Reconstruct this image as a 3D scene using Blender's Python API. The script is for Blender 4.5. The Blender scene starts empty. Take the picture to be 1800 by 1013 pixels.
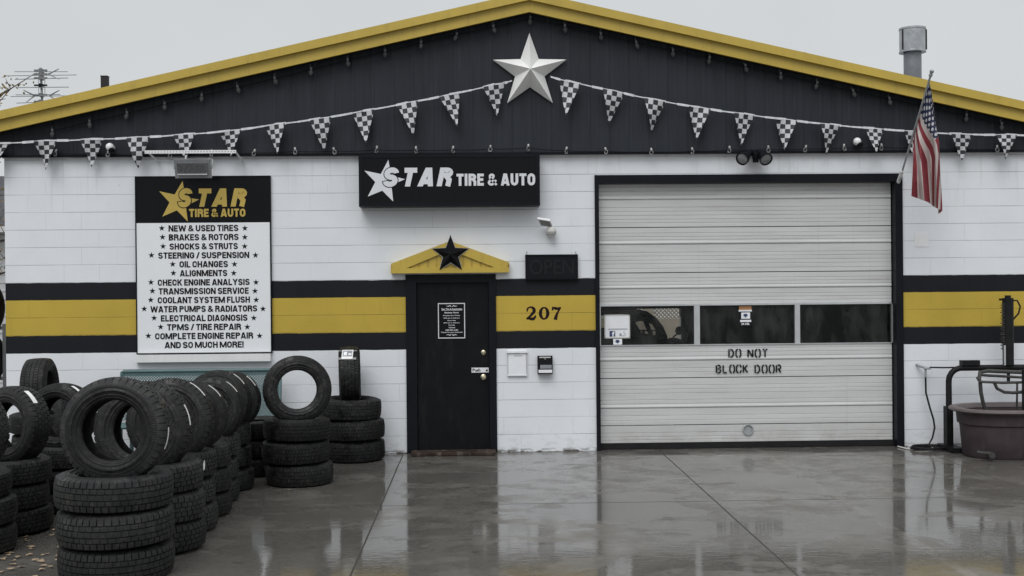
import bpy, bmesh, math, random
from mathutils import Vector, Matrix
random.seed(7)
R = math.radians
PI = math.pi
sc = bpy.context.scene
col = sc.collection

# ------------------------------------------------------------------ camera
CAM_H, CAM_D, FPX = 1.966, 13.5, 2025.0
YAW, PITCH, ROLL = R(1.77), R(-0.18), R(-0.51)
cam = bpy.data.cameras.new('camera')
cam.sensor_width = 36.0
cam.lens = 36.0 * FPX / 1800.0
cam.clip_start = 0.05
cam.clip_end = 3000
camo = bpy.data.objects.new('camera', cam)
col.objects.link(camo)
camo.location = (0, -CAM_D, CAM_H)
CM = Matrix.Rotation(-YAW, 3, 'Z') @ Matrix.Rotation(R(90) + PITCH, 3, 'X') @ Matrix.Rotation(ROLL, 3, 'Z')
camo.rotation_euler = CM.to_euler()
sc.camera = camo

# ------------------------------------------------------------------ world + sun (overcast)
SUN_EL, SUN_AZ = R(52), R(200)
w = bpy.data.worlds.new('World')
sc.world = w
w.use_nodes = True
nt = w.node_tree
nt.nodes.clear()
wo = nt.nodes.new('ShaderNodeOutputWorld')
bg = nt.nodes.new('ShaderNodeBackground')
bg.inputs['Strength'].default_value = 0.1
sky = nt.nodes.new('ShaderNodeTexSky')
sky.sky_type = 'NISHITA'
sky.sun_disc = False
sky.sun_elevation = SUN_EL
sky.sun_rotation = SUN_AZ
bw = nt.nodes.new('ShaderNodeRGBToBW')
tc = nt.nodes.new('ShaderNodeTexCoord')
sep = nt.nodes.new('ShaderNodeSeparateXYZ')
ramp = nt.nodes.new('ShaderNodeValToRGB')
ramp.color_ramp.elements[0].position = 0.0
ramp.color_ramp.elements[0].color = (0.67, 0.695, 0.71, 1)
e = ramp.color_ramp.elements.new(0.28)
e.color = (0.635, 0.665, 0.68, 1)
ramp.color_ramp.elements[-1].position = 1.0
ramp.color_ramp.elements[-1].color = (1.5, 1.53, 1.56, 1)
nz = nt.nodes.new('ShaderNodeTexNoise')
nz.inputs['Scale'].default_value = 1.7
nz.inputs['Detail'].default_value = 4
mr = nt.nodes.new('ShaderNodeMapRange')
mr.inputs['From Min'].default_value = 0.3
mr.inputs['From Max'].default_value = 0.7
mr.inputs['To Min'].default_value = 8.9
mr.inputs['To Max'].default_value = 10.7
mul = nt.nodes.new('ShaderNodeVectorMath')
mul.operation = 'SCALE'
mixs = nt.nodes.new('ShaderNodeMixRGB')
mixs.inputs['Fac'].default_value = 0.05
L = nt.links.new
L(tc.outputs['Generated'], sep.inputs[0])
L(sep.outputs['Z'], ramp.inputs['Fac'])
L(tc.outputs['Generated'], nz.inputs['Vector'])
L(nz.outputs['Fac'], mr.inputs['Value'])
L(ramp.outputs['Color'], mul.inputs[0])
L(mr.outputs['Result'], mul.inputs['Scale'])
L(sky.outputs['Color'], bw.inputs[0])
L(mul.outputs['Vector'], mixs.inputs['Color1'])
L(bw.outputs[0], mixs.inputs['Color2'])
L(mixs.outputs['Color'], bg.inputs['Color'])
L(bg.outputs[0], wo.inputs[0])

sd = bpy.data.lights.new('sun', 'SUN')
sd.energy = 1.45
sd.angle = R(36)
sd.color = (1.0, 0.995, 0.985)
so = bpy.data.objects.new('sun', sd)
col.objects.link(so)
# light arriving from the front-left, high
sdir = Vector((math.sin(SUN_AZ) * math.cos(SUN_EL), math.cos(SUN_AZ) * math.cos(SUN_EL), math.sin(SUN_EL)))
so.rotation_euler = sdir.to_track_quat('Z', 'Y').to_euler()

sc.view_settings.view_transform = 'Standard'
sc.view_settings.look = 'None'
sc.view_settings.exposure = 0.0
sc.view_settings.gamma = 1.0
sc.render.engine = 'CYCLES'
sc.cycles.max_bounces = 8
sc.cycles.transparent_max_bounces = 12

# ------------------------------------------------------------------ helpers
CL = Vector((0, -CAM_D, CAM_H))
def ray(px, py):
    d = CM @ Vector(((px - 900) / FPX, -(py - 506.5) / FPX, -1.0))
    return d
def at(px, py, Y=0.0):                       # point on the plane y = Y seen at photo pixel (px, py)
    d = ray(px, py)
    t = (Y + CAM_D) / d.y
    return CL + d * t
def X(px, py=500, Y=0.0): return at(px, py, Y).x
def Z(px, py, Y=0.0): return at(px, py, Y).z
def ground(px, py):
    d = ray(px, py)
    return CL + d * (-CL.z / d.z)

def wpos(o):
    v = Vector((0, 0, 0))
    while o is not None:
        v += o.location
        o = o.parent
    return v

class MB:
    def __init__(s):
        s.v, s.f, s.uv = [], [], None
    def add(s, vs, fs):
        n = len(s.v)
        s.v += [Vector(p) for p in vs]
        s.f += [tuple(i + n for i in f) for f in fs]
        return s
    def box(s, x0, x1, y0, y1, z0, z1):
        if x1 < x0: x0, x1 = x1, x0
        if y1 < y0: y0, y1 = y1, y0
        if z1 < z0: z0, z1 = z1, z0
        return s.add([(x0, y0, z0), (x1, y0, z0), (x1, y1, z0), (x0, y1, z0), (x0, y0, z1), (x1, y0, z1), (x1, y1, z1), (x0, y1, z1)],
                     [(0, 3, 2, 1), (4, 5, 6, 7), (0, 1, 5, 4), (1, 2, 6, 5), (2, 3, 7, 6), (3, 0, 4, 7)])
    def obox(s, c, ax, ay, az):              # oriented box: centre and three half-axis vectors
        c, ax, ay, az = map(Vector, (c, ax, ay, az))
        vs = [c + a * ax + b * ay + d * az for d in (-1, 1) for (a, b) in ((-1, -1), (1, -1), (1, 1), (-1, 1))]
        return s.add(vs, [(0, 3, 2, 1), (4, 5, 6, 7), (0, 1, 5, 4), (1, 2, 6, 5), (2, 3, 7, 6), (3, 0, 4, 7)])
    def prism(s, poly, y0, y1):              # poly = [(x, z)], counter-clockwise seen from -y, front face at y0
        n = len(poly)
        vs = [(x, y0, z) for x, z in poly] + [(x, y1, z) for x, z in poly]
        fs = [tuple(range(n)), tuple(range(2 * n - 1, n - 1, -1))]
        for i in range(n):
            j = (i + 1) % n
            fs.append((i, i + n, j + n, j))
        return s.add(vs, fs)
    def tube(s, pts, r, n=8, cap=True):
        pts = [Vector(p) for p in pts]
        rs = r if isinstance(r, (list, tuple)) else [r] * len(pts)
        up = Vector((0.013, 0.021, 1)).normalized()
        rings = []
        prev = None
        for i, p in enumerate(pts):
            a = pts[max(i - 1, 0)]
            b = pts[min(i + 1, len(pts) - 1)]
            t = (b - a).normalized()
            if prev is None:
                u = t.cross(up)
                if u.length < 0.05: u = t.cross(Vector((1, 0, 0)))
            else:
                u = prev - t * prev.dot(t)
                if u.length < 1e-6: u = t.cross(up)
            u.normalize()
            prev = u
            v = t.cross(u)
            rings.append([p + (u * math.cos(2 * PI * k / n) + v * math.sin(2 * PI * k / n)) * rs[i] for k in range(n)])
        vs = [q for g in rings for q in g]
        fs = []
        for i in range(len(pts) - 1):
            for k in range(n):
                k2 = (k + 1) % n
                fs.append((i * n + k, i * n + k2, (i + 1) * n + k2, (i + 1) * n + k))
        if cap:
            fs.append(tuple(range(n - 1, -1, -1)))
            m = (len(pts) - 1) * n
            fs.append(tuple(range(m, m + n)))
        return s.add(vs, fs)
    def lathe(s, prof, c=(0, 0, 0), n=24, axis=(0, 0, 1), closed=False):   # prof = [(radius, height)]
        c = Vector(c)
        q = Vector((0, 0, 1)).rotation_difference(Vector(axis).normalized())
        vs, fs = [], []
        for (r, h) in prof:
            for k in range(n):
                a = 2 * PI * k / n
                vs.append(c + q @ Vector((r * math.cos(a), r * math.sin(a), h)))
        m = len(prof)
        for i in range(m - 1 + (1 if closed else 0)):
            i2 = (i + 1) % m
            for k in range(n):
                k2 = (k + 1) % n
                fs.append((i * n + k, i * n + k2, i2 * n + k2, i2 * n + k))
        return s.add(vs, fs)
    def grid(s, fn, nu, nv, uv=None):
        vs, fs, us = [], [], []
        for j in range(nv + 1):
            for i in range(nu + 1):
                vs.append(fn(i / nu, j / nv))
                us.append(uv(i / nu, j / nv) if uv else (i / nu, j / nv))
        for j in range(nv):
            for i in range(nu):
                a = j * (nu + 1) + i
                fs.append((a, a + 1, a + nu + 2, a + nu + 1))
        s.uv = (s.uv or []) + us
        return s.add(vs, fs)
    def build(s, name, mat, parent=None, local=False, smooth=None):
        off = Vector((0, 0, 0)) if (local or parent is None) else wpos(parent)
        me = bpy.data.meshes.new(name)
        me.from_pydata([tuple(p - off) for p in s.v], [], s.f)
        if s.uv and len(s.uv) == len(s.v):
            ul = me.uv_layers.new(name='UVMap')
            for lp in me.loops:
                ul.data[lp.index].uv = s.uv[lp.vertex_index]
        me.update()
        if smooth:
            me.polygons.foreach_set('use_smooth', [True] * len(me.polygons))
            me.set_sharp_from_angle(angle=R(smooth))
        if mat: me.materials.append(mat)
        o = bpy.data.objects.new(name, me)
        col.objects.link(o)
        if parent: o.parent = parent
        return o

def tag(o, label=None, cat=None, group=None, kind=None):
    if label: o['label'] = label
    if cat: o['category'] = cat
    if group: o['group'] = group
    if kind: o['kind'] = kind
    return o
def empty(name, loc, label, cat, group=None):
    o = bpy.data.objects.new(name, None)
    o.empty_display_size = 0.1
    col.objects.link(o)
    o.location = loc
    return tag(o, label, cat, group)

# --- lettering (built-in font, turned to a mesh standing on the plane y = Y)
def text_raw(txt, bold=0.0):
    cu = bpy.data.curves.new('text', 'FONT')
    cu.body = txt
    cu.size = 1.0
    cu.offset = bold
    cu.resolution_u = 6
    o = bpy.data.objects.new('text', cu)
    col.objects.link(o)
    dg = bpy.context.evaluated_depsgraph_get()
    dg.update()
    me = bpy.data.meshes.new_from_object(o.evaluated_get(dg))
    vs = [tuple(v.co) for v in me.vertices]
    fs = [tuple(p.vertices) for p in me.polygons]
    bpy.data.objects.remove(o)
    bpy.data.curves.remove(cu)
    bpy.data.meshes.remove(me)
    return vs, fs
def add_text(mb, txt, box, Y, shear=0.0, bold=0.02, thick=0.0015):
    x0, x1, z0, z1 = box
    vs, fs = text_raw(txt, bold)
    vs = [(x + shear * y, y) for x, y, _ in vs]
    mx0, mx1 = min(p[0] for p in vs), max(p[0] for p in vs)
    my0, my1 = min(p[1] for p in vs), max(p[1] for p in vs)
    P = [(x0 + (x - mx0) / (mx1 - mx0) * (x1 - x0), Y, z0 + (y - my0) / (my1 - my0) * (z1 - z0)) for x, y in vs]
    add_flat(mb, P, fs, thick)
    return mb
def add_flat(mb, P, fs, thick):              # front faces plus rim so that flat letters have a thickness
    n = len(P)
    cnt = {}
    ff = []
    for f in fs:
        a = 0
        for i in range(len(f)):
            p, q = P[f[i]], P[f[(i + 1) % len(f)]]
            a += p[0] * q[2] - q[0] * p[2]
        f = f if a > 0 else tuple(reversed(f))
        ff.append(f)
        for i in range(len(f)):
            k = (f[i], f[(i + 1) % len(f)])
            cnt[k] = cnt.get(k, 0) + 1
    rim = [(a, a + n, b + n, b) for (a, b) in cnt if (b, a) not in cnt]
    back = [(p[0], p[1] + thick, p[2]) for p in P]
    mb.add(list(P) + back, ff + rim)
def pbox(px0, py0, px1, py1, Y):             # photo pixel box -> (x0, x1, z0, z1) on the plane y = Y
    cx, cy = (px0 + px1) / 2, (py0 + py1) / 2
    return (at(px0, cy, Y).x, at(px1, cy, Y).x, at(cx, py1, Y).z, at(cx, py0, Y).z)
def ppoly(pts, Y):
    return [(at(x, y, Y).x, at(x, y, Y).z) for x, y in pts]
def ccw(poly):
    a = sum(poly[i][0] * poly[(i + 1) % len(poly)][1] - poly[(i + 1) % len(poly)][0] * poly[i][1] for i in range(len(poly)))
    return poly if a > 0 else poly[::-1]
def star_poly(cx, cz, r, ratio=0.42, rot=0.0):
    return [(cx + (r if k % 2 == 0 else r * ratio) * math.cos(PI / 2 + rot + k * PI / 5),
             cz + (r if k % 2 == 0 else r * ratio) * math.sin(PI / 2 + rot + k * PI / 5)) for k in range(10)]
def star_solid(mb, cx, cz, r, Y0, depth, ratio=0.42, rim=0.02):
    p = star_poly(cx, cz, r, ratio)
    vs = [(x, Y0, z) for x, z in p] + [(x, Y0 - rim, z) for x, z in p] + [(cx, Y0 - depth, cz)]
    fs = [tuple(range(9, -1, -1))]
    for k in range(10):
        j = (k + 1) % 10
        fs.append((k, j, j + 10, k + 10))
        fs.append((k + 10, j + 10, 20))
    mb.add(vs, fs)
def stroke(mb, pts, wd, Y, thick=0.0015):    # pts = [(x, z)]; wd = width or per-point widths
    n = len(pts)
    ws = wd if isinstance(wd, (list, tuple)) else [wd] * n
    Lp, Rp = [], []
    for i in range(n):
        a, b = pts[max(i - 1, 0)], pts[min(i + 1, n - 1)]
        dx, dz = b[0] - a[0], b[1] - a[1]
        l = math.hypot(dx, dz) or 1
        nx, nz_ = -dz / l, dx / l
        Lp.append((pts[i][0] + nx * ws[i] / 2, Y, pts[i][1] + nz_ * ws[i] / 2))
        Rp.append((pts[i][0] - nx * ws[i] / 2, Y, pts[i][1] - nz_ * ws[i] / 2))
    add_flat(mb, Rp + Lp, [(i, i + 1, n + i + 1, n + i) for i in range(n - 1)], thick)

# --- bold condensed capitals drawn as strokes (cap height 1, stroke width t)
def arc(cx, cy, rx, ry, a0, a1, n=7):
    return [(cx + rx * math.cos(R(a0 + (a1 - a0) * i / n)), cy + ry * math.sin(R(a0 + (a1 - a0) * i / n))) for i in range(n + 1)]
def glyph(ch, t, ws=1.0):
    h = t / 2
    w = {'I': t, 'M': .74, 'W': .86, 'E': .44, 'F': .43, 'L': .43, 'T': .48, '&': .62, '/': .34, '!': t, 'A': .58, 'V': .56, 'Y': .56, 'X': .56, 'K': .54, 'N': .54}.get(ch, .52)
    if ch not in 'I!': w *= ws
    r = w / 2 - h
    c = w / 2
    T, B = 1 - h, h
    rv = min(.26, r * 1.15)
    if ch == 'I': g = [[(c, 0), (c, 1)]]
    elif ch == 'A': g = [[(h * .95, 0), (c - .03, 1)], [(w - h * .95, 0), (c + .03, 1)], [(w * .24, .25), (w * .76, .25)]]
    elif ch == 'V': g = [[(h * .95, 1), (c - .03, 0)], [(w - h * .95, 1), (c + .03, 0)]]
    elif ch == 'Y': g = [[(h * .9, 1), (c, .46)], [(w - h * .9, 1), (c, .46)], [(c, 0), (c, .5)]]
    elif ch == 'X': g = [[(h, 0), (w - h, 1)], [(h, 1), (w - h, 0)]]
    elif ch == 'E': g = [[(h, 0), (h, 1)], [(t, T), (w, T)], [(t, .51), (w * .92, .51)], [(t, B), (w, B)]]
    elif ch == 'F': g = [[(h, 0), (h, 1)], [(t, T), (w, T)], [(t, .49), (w * .92, .49)]]
    elif ch == 'L': g = [[(h, 0), (h, 1)], [(t, B), (w, B)]]
    elif ch == 'T': g = [[(c, 0), (c, 1 - t)], [(0, T), (w, T)]]
    elif ch == 'H': g = [[(h, 0), (h, 1)], [(w - h, 0), (w - h, 1)], [(t, .52), (w - t, .52)]]
    elif ch == 'N': g = [[(h * .9, 0), (h * .9, 1)], [(w - h * .9, 0), (w - h * .9, 1)], [(h * 1.05, .98), (w - h * 1.05, .02)]]
    elif ch == 'M': g = [[(h * .85, 0), (h * .85, 1)], [(w - h * .85, 0), (w - h * .85, 1)], [(h * 1.15, .98), (c, .06)], [(w - h * 1.15, .98), (c, .06)]]
    elif ch == 'W': g = [[(h * .8, 1), (w * .27, 0)], [(w * .27, 0), (c, .96)], [(c, .96), (w * .73, 0)], [(w * .73, 0), (w - h * .8, 1)]]
    elif ch == 'K': g = [[(h, 0), (h, 1)], [(t * .9, .38), (w - h * .9, 1)], [(w * .42, .58), (w - h * .8, 0)]]
    elif ch == 'O': g = [arc(c, 1 - h - rv, r, rv, 0, 180) + arc(c, h + rv, r, rv, 180, 360) + [(w - h, 1 - h - rv)]]
    elif ch == 'U': g = [[(h, 1)] + arc(c, h + rv, r, rv, 180, 360) + [(w - h, 1)]]
    elif ch == 'J': g = [[(h, .32)] + arc(c, h + rv, r, rv, 190, 360) + [(w - h, 1)]]
    elif ch == 'C': g = [[(w - h, .66)] + arc(c, 1 - h - rv, r, rv, 0, 180) + arc(c, h + rv, r, rv, 180, 360) + [(w - h, .36)]]
    elif ch == 'G': g = [[(w - h, .69)] + arc(c, 1 - h - rv, r, rv, 0, 180) + arc(c, h + rv, r, rv, 180, 360) + [(w - h, .48)], [(c, .45), (w - h, .45)]]
    elif ch == 'S':
        q = (1 - t) / 4
        up = arc(c, 1 - h - q, r, q, 8, 270, 16); lo_ = arc(c, h + q, r, q, 90, -172, 16)
        g = [up + lo_[1:]]
    elif ch == 'D': g = [[(h, 0), (h, 1)], [(t, T)] + arc(c, 1 - h - rv, r, rv, 90, 0) + arc(c, h + rv, r, rv, 0, -90) + [(t, B)]]
    elif ch == 'P': g = [[(h, 0), (h, 1)], [(t, T)] + arc(c + .02, .72, r - .02, .28 - h, 90, -90) + [(t, .44 + h)]]
    elif ch == 'R': g = [[(h, 0), (h, 1)], [(t, T)] + arc(c + .02, .72, r - .02, .28 - h, 90, -90) + [(t, .44 + h)], [(w * .62, .5), (w - h * .95, .34), (w - h, 0)]]
    elif ch == 'B': g = [[(h, 0), (h, 1)], [(t, T)] + arc(c + .01, .745, r - .02, .255 - h, 90, -90) + [(t, .49 + h)], [(t * 1.01, .51)] + arc(c + .01, .27, r, .27 - h, 75, -90) + [(t, B)]]
    elif ch == '&': g = [[(w - h * .4, h * .6), (w * .24, .64)] + arc(w * .44, .79, w * .2, 1 - h - .79, 190, 0, 8) + [(w * .58, .66), (w * .28, .46)] + arc(w * .38, .26, w * .38 - h, .26 - h, 130, 300, 8) + [(w - h * .8, .46)]]
    elif ch == '/': g = [[(h * .6, 0), (w - h * .6, 1)]]
    elif ch == '!': g = [[(c, .30), (c, 1)], [(c, 0), (c, t)]]
    else: g = []
    return w, g
def caps(mb, txt, box, Y, t=0.21, shear=0.0, gap=0.09, extra=0.0):
    x0, x1, z0, z1 = box
    target = (x1 - x0) / (z1 - z0) - (shear if shear else 0) + gap
    fix = sum(gap if ch != ' ' else .24 for ch in txt)
    nat = sum(glyph(ch, t)[0] for ch in txt if ch not in ' I!')
    fixi = sum(t for ch in txt if ch in 'I!')
    ws = max(0.8, min(1.9, (target - fix - fixi) / nat))
    st_, x = [], 0.0
    for ch in txt:
        if ch == ' ': x += .24; continue
        tc_ = t * 0.82 if ch == '&' else t
        w, g = glyph(ch, tc_, ws)
        for p in g:
            if extra:                       # outline: longer and wider strokes
                p = list(p)
                for e0, e1 in ((0, 1), (-1, -2)):
                    dv = Vector((p[e0][0] - p[e1][0], p[e0][1] - p[e1][1])).normalized() * extra / 2
                    p[e0] = (p[e0][0] + dv.x, p[e0][1] + dv.y)
            st_.append(([(x + a + shear * b, b) for a, b in p], tc_ + extra))
        x += w + gap
    mn = 0.0
    mxx = x - gap + (shear if shear else 0)
    sx, sz = (x1 - x0) / (mxx - mn), z1 - z0
    for i, (p, tw_k) in enumerate(st_):
        q, n = p, len(p)
        Lp, Rp = [], []
        for k in range(n):
            a, b, c = q[max(k - 1, 0)], q[k], q[min(k + 1, n - 1)]
            d1 = Vector((b[0] - a[0], b[1] - a[1])) if k else Vector((c[0] - b[0], c[1] - b[1]))
            d2 = Vector((c[0] - b[0], c[1] - b[1])) if k < n - 1 else d1
            if d1.length < 1e-6: d1 = d2
            if d2.length < 1e-6: d2 = d1
            d1.normalize(); d2.normalize()
            tt = (d1 + d2)
            if tt.length < 1e-3: tt = d1
            tt.normalize()
            nn = Vector((-tt.y, tt.x)); mi = min(1.5, 1 / max(0.4, nn.dot(Vector((-d1.y, d1.x)))))
            hw = tw_k / 2 * mi
            Lp.append((b[0] + nn.x * hw, b[1] + nn.y * hw)); Rp.append((b[0] - nn.x * hw, b[1] - nn.y * hw))
        if n == 2 and abs(q[0][0] - q[1][0]) > 1e-4 and abs(q[0][1] - q[1][1]) > 0.3:   # slanted stems end level
            dx, dz_ = q[1][0] - q[0][0], q[1][1] - q[0][1]
            hx = tw_k / 2 * math.hypot(dx, dz_) / abs(dz_)
            sg_ = -1 if dz_ > 0 else 1
            Lp = [(b[0] + sg_ * hx, b[1]) for b in q]; Rp = [(b[0] - sg_ * hx, b[1]) for b in q]
        yy = Y - 0.00012 * (i % 9)
        P = [(x0 + (a - mn) * sx, yy, z0 + b * sz) for a, b in Rp + Lp]
        add_flat(mb, P, [(k, k + 1, n + k + 1, n + k) for k in range(n - 1)], 0.0006)

# ------------------------------------------------------------------ materials
class NT:
    """tiny wrapper for building node trees"""
    def __init__(s, name):
        s.m = bpy.data.materials.new(name)
        s.m.use_nodes = True
        s.t = s.m.node_tree
        s.b = s.t.nodes['Principled BSDF']
        s.out = s.t.nodes['Material Output']
    def n(s, typ, **kw):
        x = s.t.nodes.new(typ)
        for k, v in kw.items(): setattr(x, k, v)
        return x
    def link(s, a, b): s.t.links.new(a, b)
    def put(s, sock, v):
        if isinstance(v, bpy.types.NodeSocket): s.link(v, sock)
        elif isinstance(v, (tuple, list)) and len(v) == 3 and sock.type == 'RGBA': sock.default_value = (*v, 1)
        else: sock.default_value = v
    def math(s, op, a, b=0.0, c=0.0):
        x = s.n('ShaderNodeMath', operation=op)
        s.put(x.inputs[0], a); s.put(x.inputs[1], b); s.put(x.inputs[2], c)
        return x.outputs[0]
    def pos(s):
        return s.n('ShaderNodeNewGeometry').outputs['Position']
    def obj(s):
        return s.n('ShaderNodeTexCoord').outputs['Object']
    def xyz(s, v):
        x = s.n('ShaderNodeSeparateXYZ'); s.link(v, x.inputs[0]); return x.outputs
    def mapping(s, v, scale=(1, 1, 1), loc=(0, 0, 0), rot=(0, 0, 0)):
        x = s.n('ShaderNodeMapping'); s.link(v, x.inputs[0])
        x.inputs['Scale'].default_value = scale; x.inputs['Location'].default_value = loc; x.inputs['Rotation'].default_value = rot
        return x.outputs[0]
    def noise(s, v, scale, detail=4, rough=0.55, dist=0.0):
        x = s.n('ShaderNodeTexNoise'); s.link(v, x.inputs['Vector'])
        x.inputs['Scale'].default_value = scale; x.inputs['Detail'].default_value = detail
        x.inputs['Roughness'].default_value = rough; x.inputs['Distortion'].default_value = dist
        return x.outputs['Fac']
    def rng(s, v, a, b, c=0.0, d=1.0, smooth=False):
        x = s.n('ShaderNodeMapRange')
        if smooth: x.interpolation_type = 'SMOOTHSTEP'
        s.link(v, x.inputs['Value'])
        for k, q in zip(('From Min', 'From Max', 'To Min', 'To Max'), (a, b, c, d)): x.inputs[k].default_value = q
        return x.outputs['Result']
    def mix(s, f, a, b):
        x = s.n('ShaderNodeMixRGB')
        s.put(x.inputs['Fac'], f); s.put(x.inputs['Color1'], a); s.put(x.inputs['Color2'], b)
        return x.outputs['Color']
    def bump(s, h, strength=0.3, dist=0.01):
        x = s.n('ShaderNodeBump'); s.link(h, x.inputs['Height'])
        x.inputs['Strength'].default_value = strength; x.inputs['Distance'].default_value = dist
        s.link(x.outputs[0], s.b.inputs['Normal'])
    def set(s, **kw):
        for k, v in kw.items(): s.put(s.b.inputs[k.replace('_', ' ')], v)
        return s.m

def paint(name, c, rough=0.5, var=0.12, scale=3.0, bump=0.0, metallic=0.0, dirt=None, spec=None):
    t = NT(name)
    p = t.obj()
    f = t.rng(t.noise(p, scale, 5), 0.3, 0.7)
    c0 = tuple(x * (1 - var) for x in c)
    c1 = tuple(min(1, x * (1 + var)) for x in c)
    cc = t.mix(f, c0, c1)
    if dirt:
        d = t.rng(t.noise(t.mapping(p, (6, 6, 1.2)), 2.0, 6, 0.65), 0.52, 0.75, 0, dirt[1])
        cc = t.mix(d, cc, dirt[0])
    t.set(Base_Color=cc, Roughness=t.rng(t.noise(p, scale * 4, 3), 0.3, 0.7, rough - 0.07, rough + 0.07), Metallic=metallic)
    if spec is None: spec = 0.5 if (metallic or max(c) > 0.1) else 0.13
    t.b.inputs['Specular IOR Level'].default_value = spec
    if bump: t.bump(t.noise(p, 90, 3), bump, 0.002)
    return t.m

YEL = (0.48, 0.345, 0.056)
BLK = (0.0068, 0.0080, 0.0110)
WHT = (0.74, 0.755, 0.785)
M = {}
def block_wall():
    t = NT('painted block')
    p = t.pos()
    x, y, z = t.xyz(p)
    # joint pattern: 16 x 8 inch blocks in running bond, mapped from the face of the wall
    cmb = t.n('ShaderNodeCombineXYZ')
    t.link(x, cmb.inputs[0]); t.link(z, cmb.inputs[1])
    br = t.n('ShaderNodeTexBrick', offset=0.5, squash=1.0)
    t.link(t.mapping(cmb.outputs[0], loc=(0.1, 0.0, 0)), br.inputs['Vector'])
    br.inputs['Scale'].default_value = 1.0
    br.inputs['Brick Width'].default_value = 0.4064
    br.inputs['Row Height'].default_value = 0.2032
    br.inputs['Mortar Size'].default_value = 0.0042
    br.inputs['Mortar Smooth'].default_value = 0.6
    br.inputs['Color1'].default_value = (0.25, 0.25, 0.25, 1)
    br.inputs['Color2'].default_value = (0.75, 0.75, 0.75, 1)
    br.inputs['Mortar'].default_value = (0.5, 0.5, 0.5, 1)
    joint = br.outputs['Fac']
    # horizontal joints: stronger than the upright ones, which the paint has filled
    hz = t.math('ABSOLUTE', t.math('SUBTRACT', t.math('FRACT', t.math('DIVIDE', z, 0.2032)), 0.5))
    hz = t.rng(hz, 0.478, 0.494, 0, 1, True)
    brk = t.rng(t.noise(t.mapping(p, (1.0, 1, 3.0)), 1.3, 3), 0.35, 0.6)
    brk2 = t.rng(t.noise(t.mapping(p, (1.6, 1, 1.6), loc=(4, 2, 7)), 1.1, 2), 0.48, 0.62)
    jl = t.math('MAXIMUM', t.math('MULTIPLY', hz, t.math('ADD', t.math('MULTIPLY', brk, 0.65), 0.35)), t.math('MULTIPLY', joint, t.math('MULTIPLY', brk2, 0.32)))
    # painted bands
    wob = t.math('MULTIPLY', t.math('SUBTRACT', t.noise(p, 7, 3), 0.5), 0.012)
    zz = t.math('ADD', z, wob)
    def band(a, b): return t.math('MULTIPLY', t.math('GREATER_THAN', zz, a), t.math('LESS_THAN', zz, b))
    black = t.math('MAXIMUM', band(1.214, 1.418), band(1.832, 2.03))
    yel = band(1.418, 1.832)
    var = t.rng(t.noise(p, 1.4, 5, 0.6), 0.3, 0.7)
    wht = t.mix(var, (0.68, 0.70, 0.735), (0.755, 0.775, 0.805))
    blockv = t.rng(br.outputs['Color'], 0.25, 0.75)
    wht = t.mix(t.math('MULTIPLY', blockv, 0.15), wht, (0.76, 0.77, 0.785))
    # weathering: rusty runs under the gable, grime along the ground
    run = t.rng(t.noise(t.mapping(p, (9, 1, 0.55)), 1.6, 5, 0.6), 0.56, 0.74)
    hi = t.rng(z, 2.7, 3.45)
    wht = t.mix(t.math('MULTIPLY', t.math('MULTIPLY', run, hi), 0.6), wht, (0.50, 0.49, 0.46))
    lo = t.rng(z, 0.02, 0.32, 1, 0)
    gr = t.rng(t.noise(t.mapping(p, (2.2, 1, 3.5)), 3.5, 6, 0.7), 0.5, 0.75)
    wht = t.mix(t.math('MULTIPLY', t.math('MULTIPLY', lo, gr), 0.6), wht, (0.27, 0.25, 0.22))
    peel = t.math('MULTIPLY', t.rng(z, 0.01, 0.05, 1, 0), t.rng(t.noise(t.mapping(p, (1, 1, 4)), 8, 5, 0.7), 0.46, 0.52))
    wht = t.mix(peel, wht, (0.10, 0.09, 0.08))
    speck = t.rng(t.noise(p, 11, 2), 0.76, 0.79)
    wht = t.mix(t.math('MULTIPLY', speck, 0.6), wht, (0.33, 0.31, 0.28))
    yc = t.mix(var, tuple(v * 0.9 for v in YEL), tuple(v * 1.08 for v in YEL))
    bc = t.mix(var, tuple(v * 0.9 for v in BLK), tuple(v * 1.3 for v in BLK))
    c = t.mix(yel, wht, yc)
    c = t.mix(black, c, bc)
    dk = t.math('MULTIPLY', jl, t.math('SUBTRACT', 0.62, t.math('MULTIPLY', black, 0.5)))
    c = t.mix(dk, c, t.mix(yel, (0.16, 0.155, 0.15), (0.085, 0.056, 0.010)))
    t.set(Base_Color=c, Roughness=t.rng(t.noise(p, 5, 3), 0.3, 0.7, 0.5, 0.68))
    t.b.inputs['Specular IOR Level'].default_value = 0.22
    h = t.math('SUBTRACT', t.math('MULTIPLY', t.noise(t.mapping(p, (1, 1, 1)), 130, 4, 0.65), 0.22), t.math('MULTIPLY', jl, 1.0))
    h = t.math('ADD', h, t.math('MULTIPLY', t.noise(p, 22, 3), 0.35))
    t.bump(h, 0.55, 0.006)
    return t.m
M['block'] = block_wall()
def dark_metal():
    t = NT('charcoal ribbed metal')
    p = t.pos()
    var = t.rng(t.noise(t.mapping(p, (5, 1, 0.5)), 1.5, 5, 0.6), 0.3, 0.7)
    c = t.mix(var, (0.0185, 0.0208, 0.0265), (0.027, 0.0305, 0.0385))
    sc_ = t.rng(t.noise(t.mapping(p, (30, 1, 0.8)), 2.0, 4, 0.6), 0.58, 0.75, 0, 0.3)
    c = t.mix(sc_, c, (0.07, 0.078, 0.085))
    t.set(Base_Color=c, Roughness=t.rng(t.noise(p, 4, 4), 0.3, 0.7, 0.45, 0.6))
    t.b.inputs['Specular IOR Level'].default_value = 0.2
    return t.m
M['gable'] = dark_metal()
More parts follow.
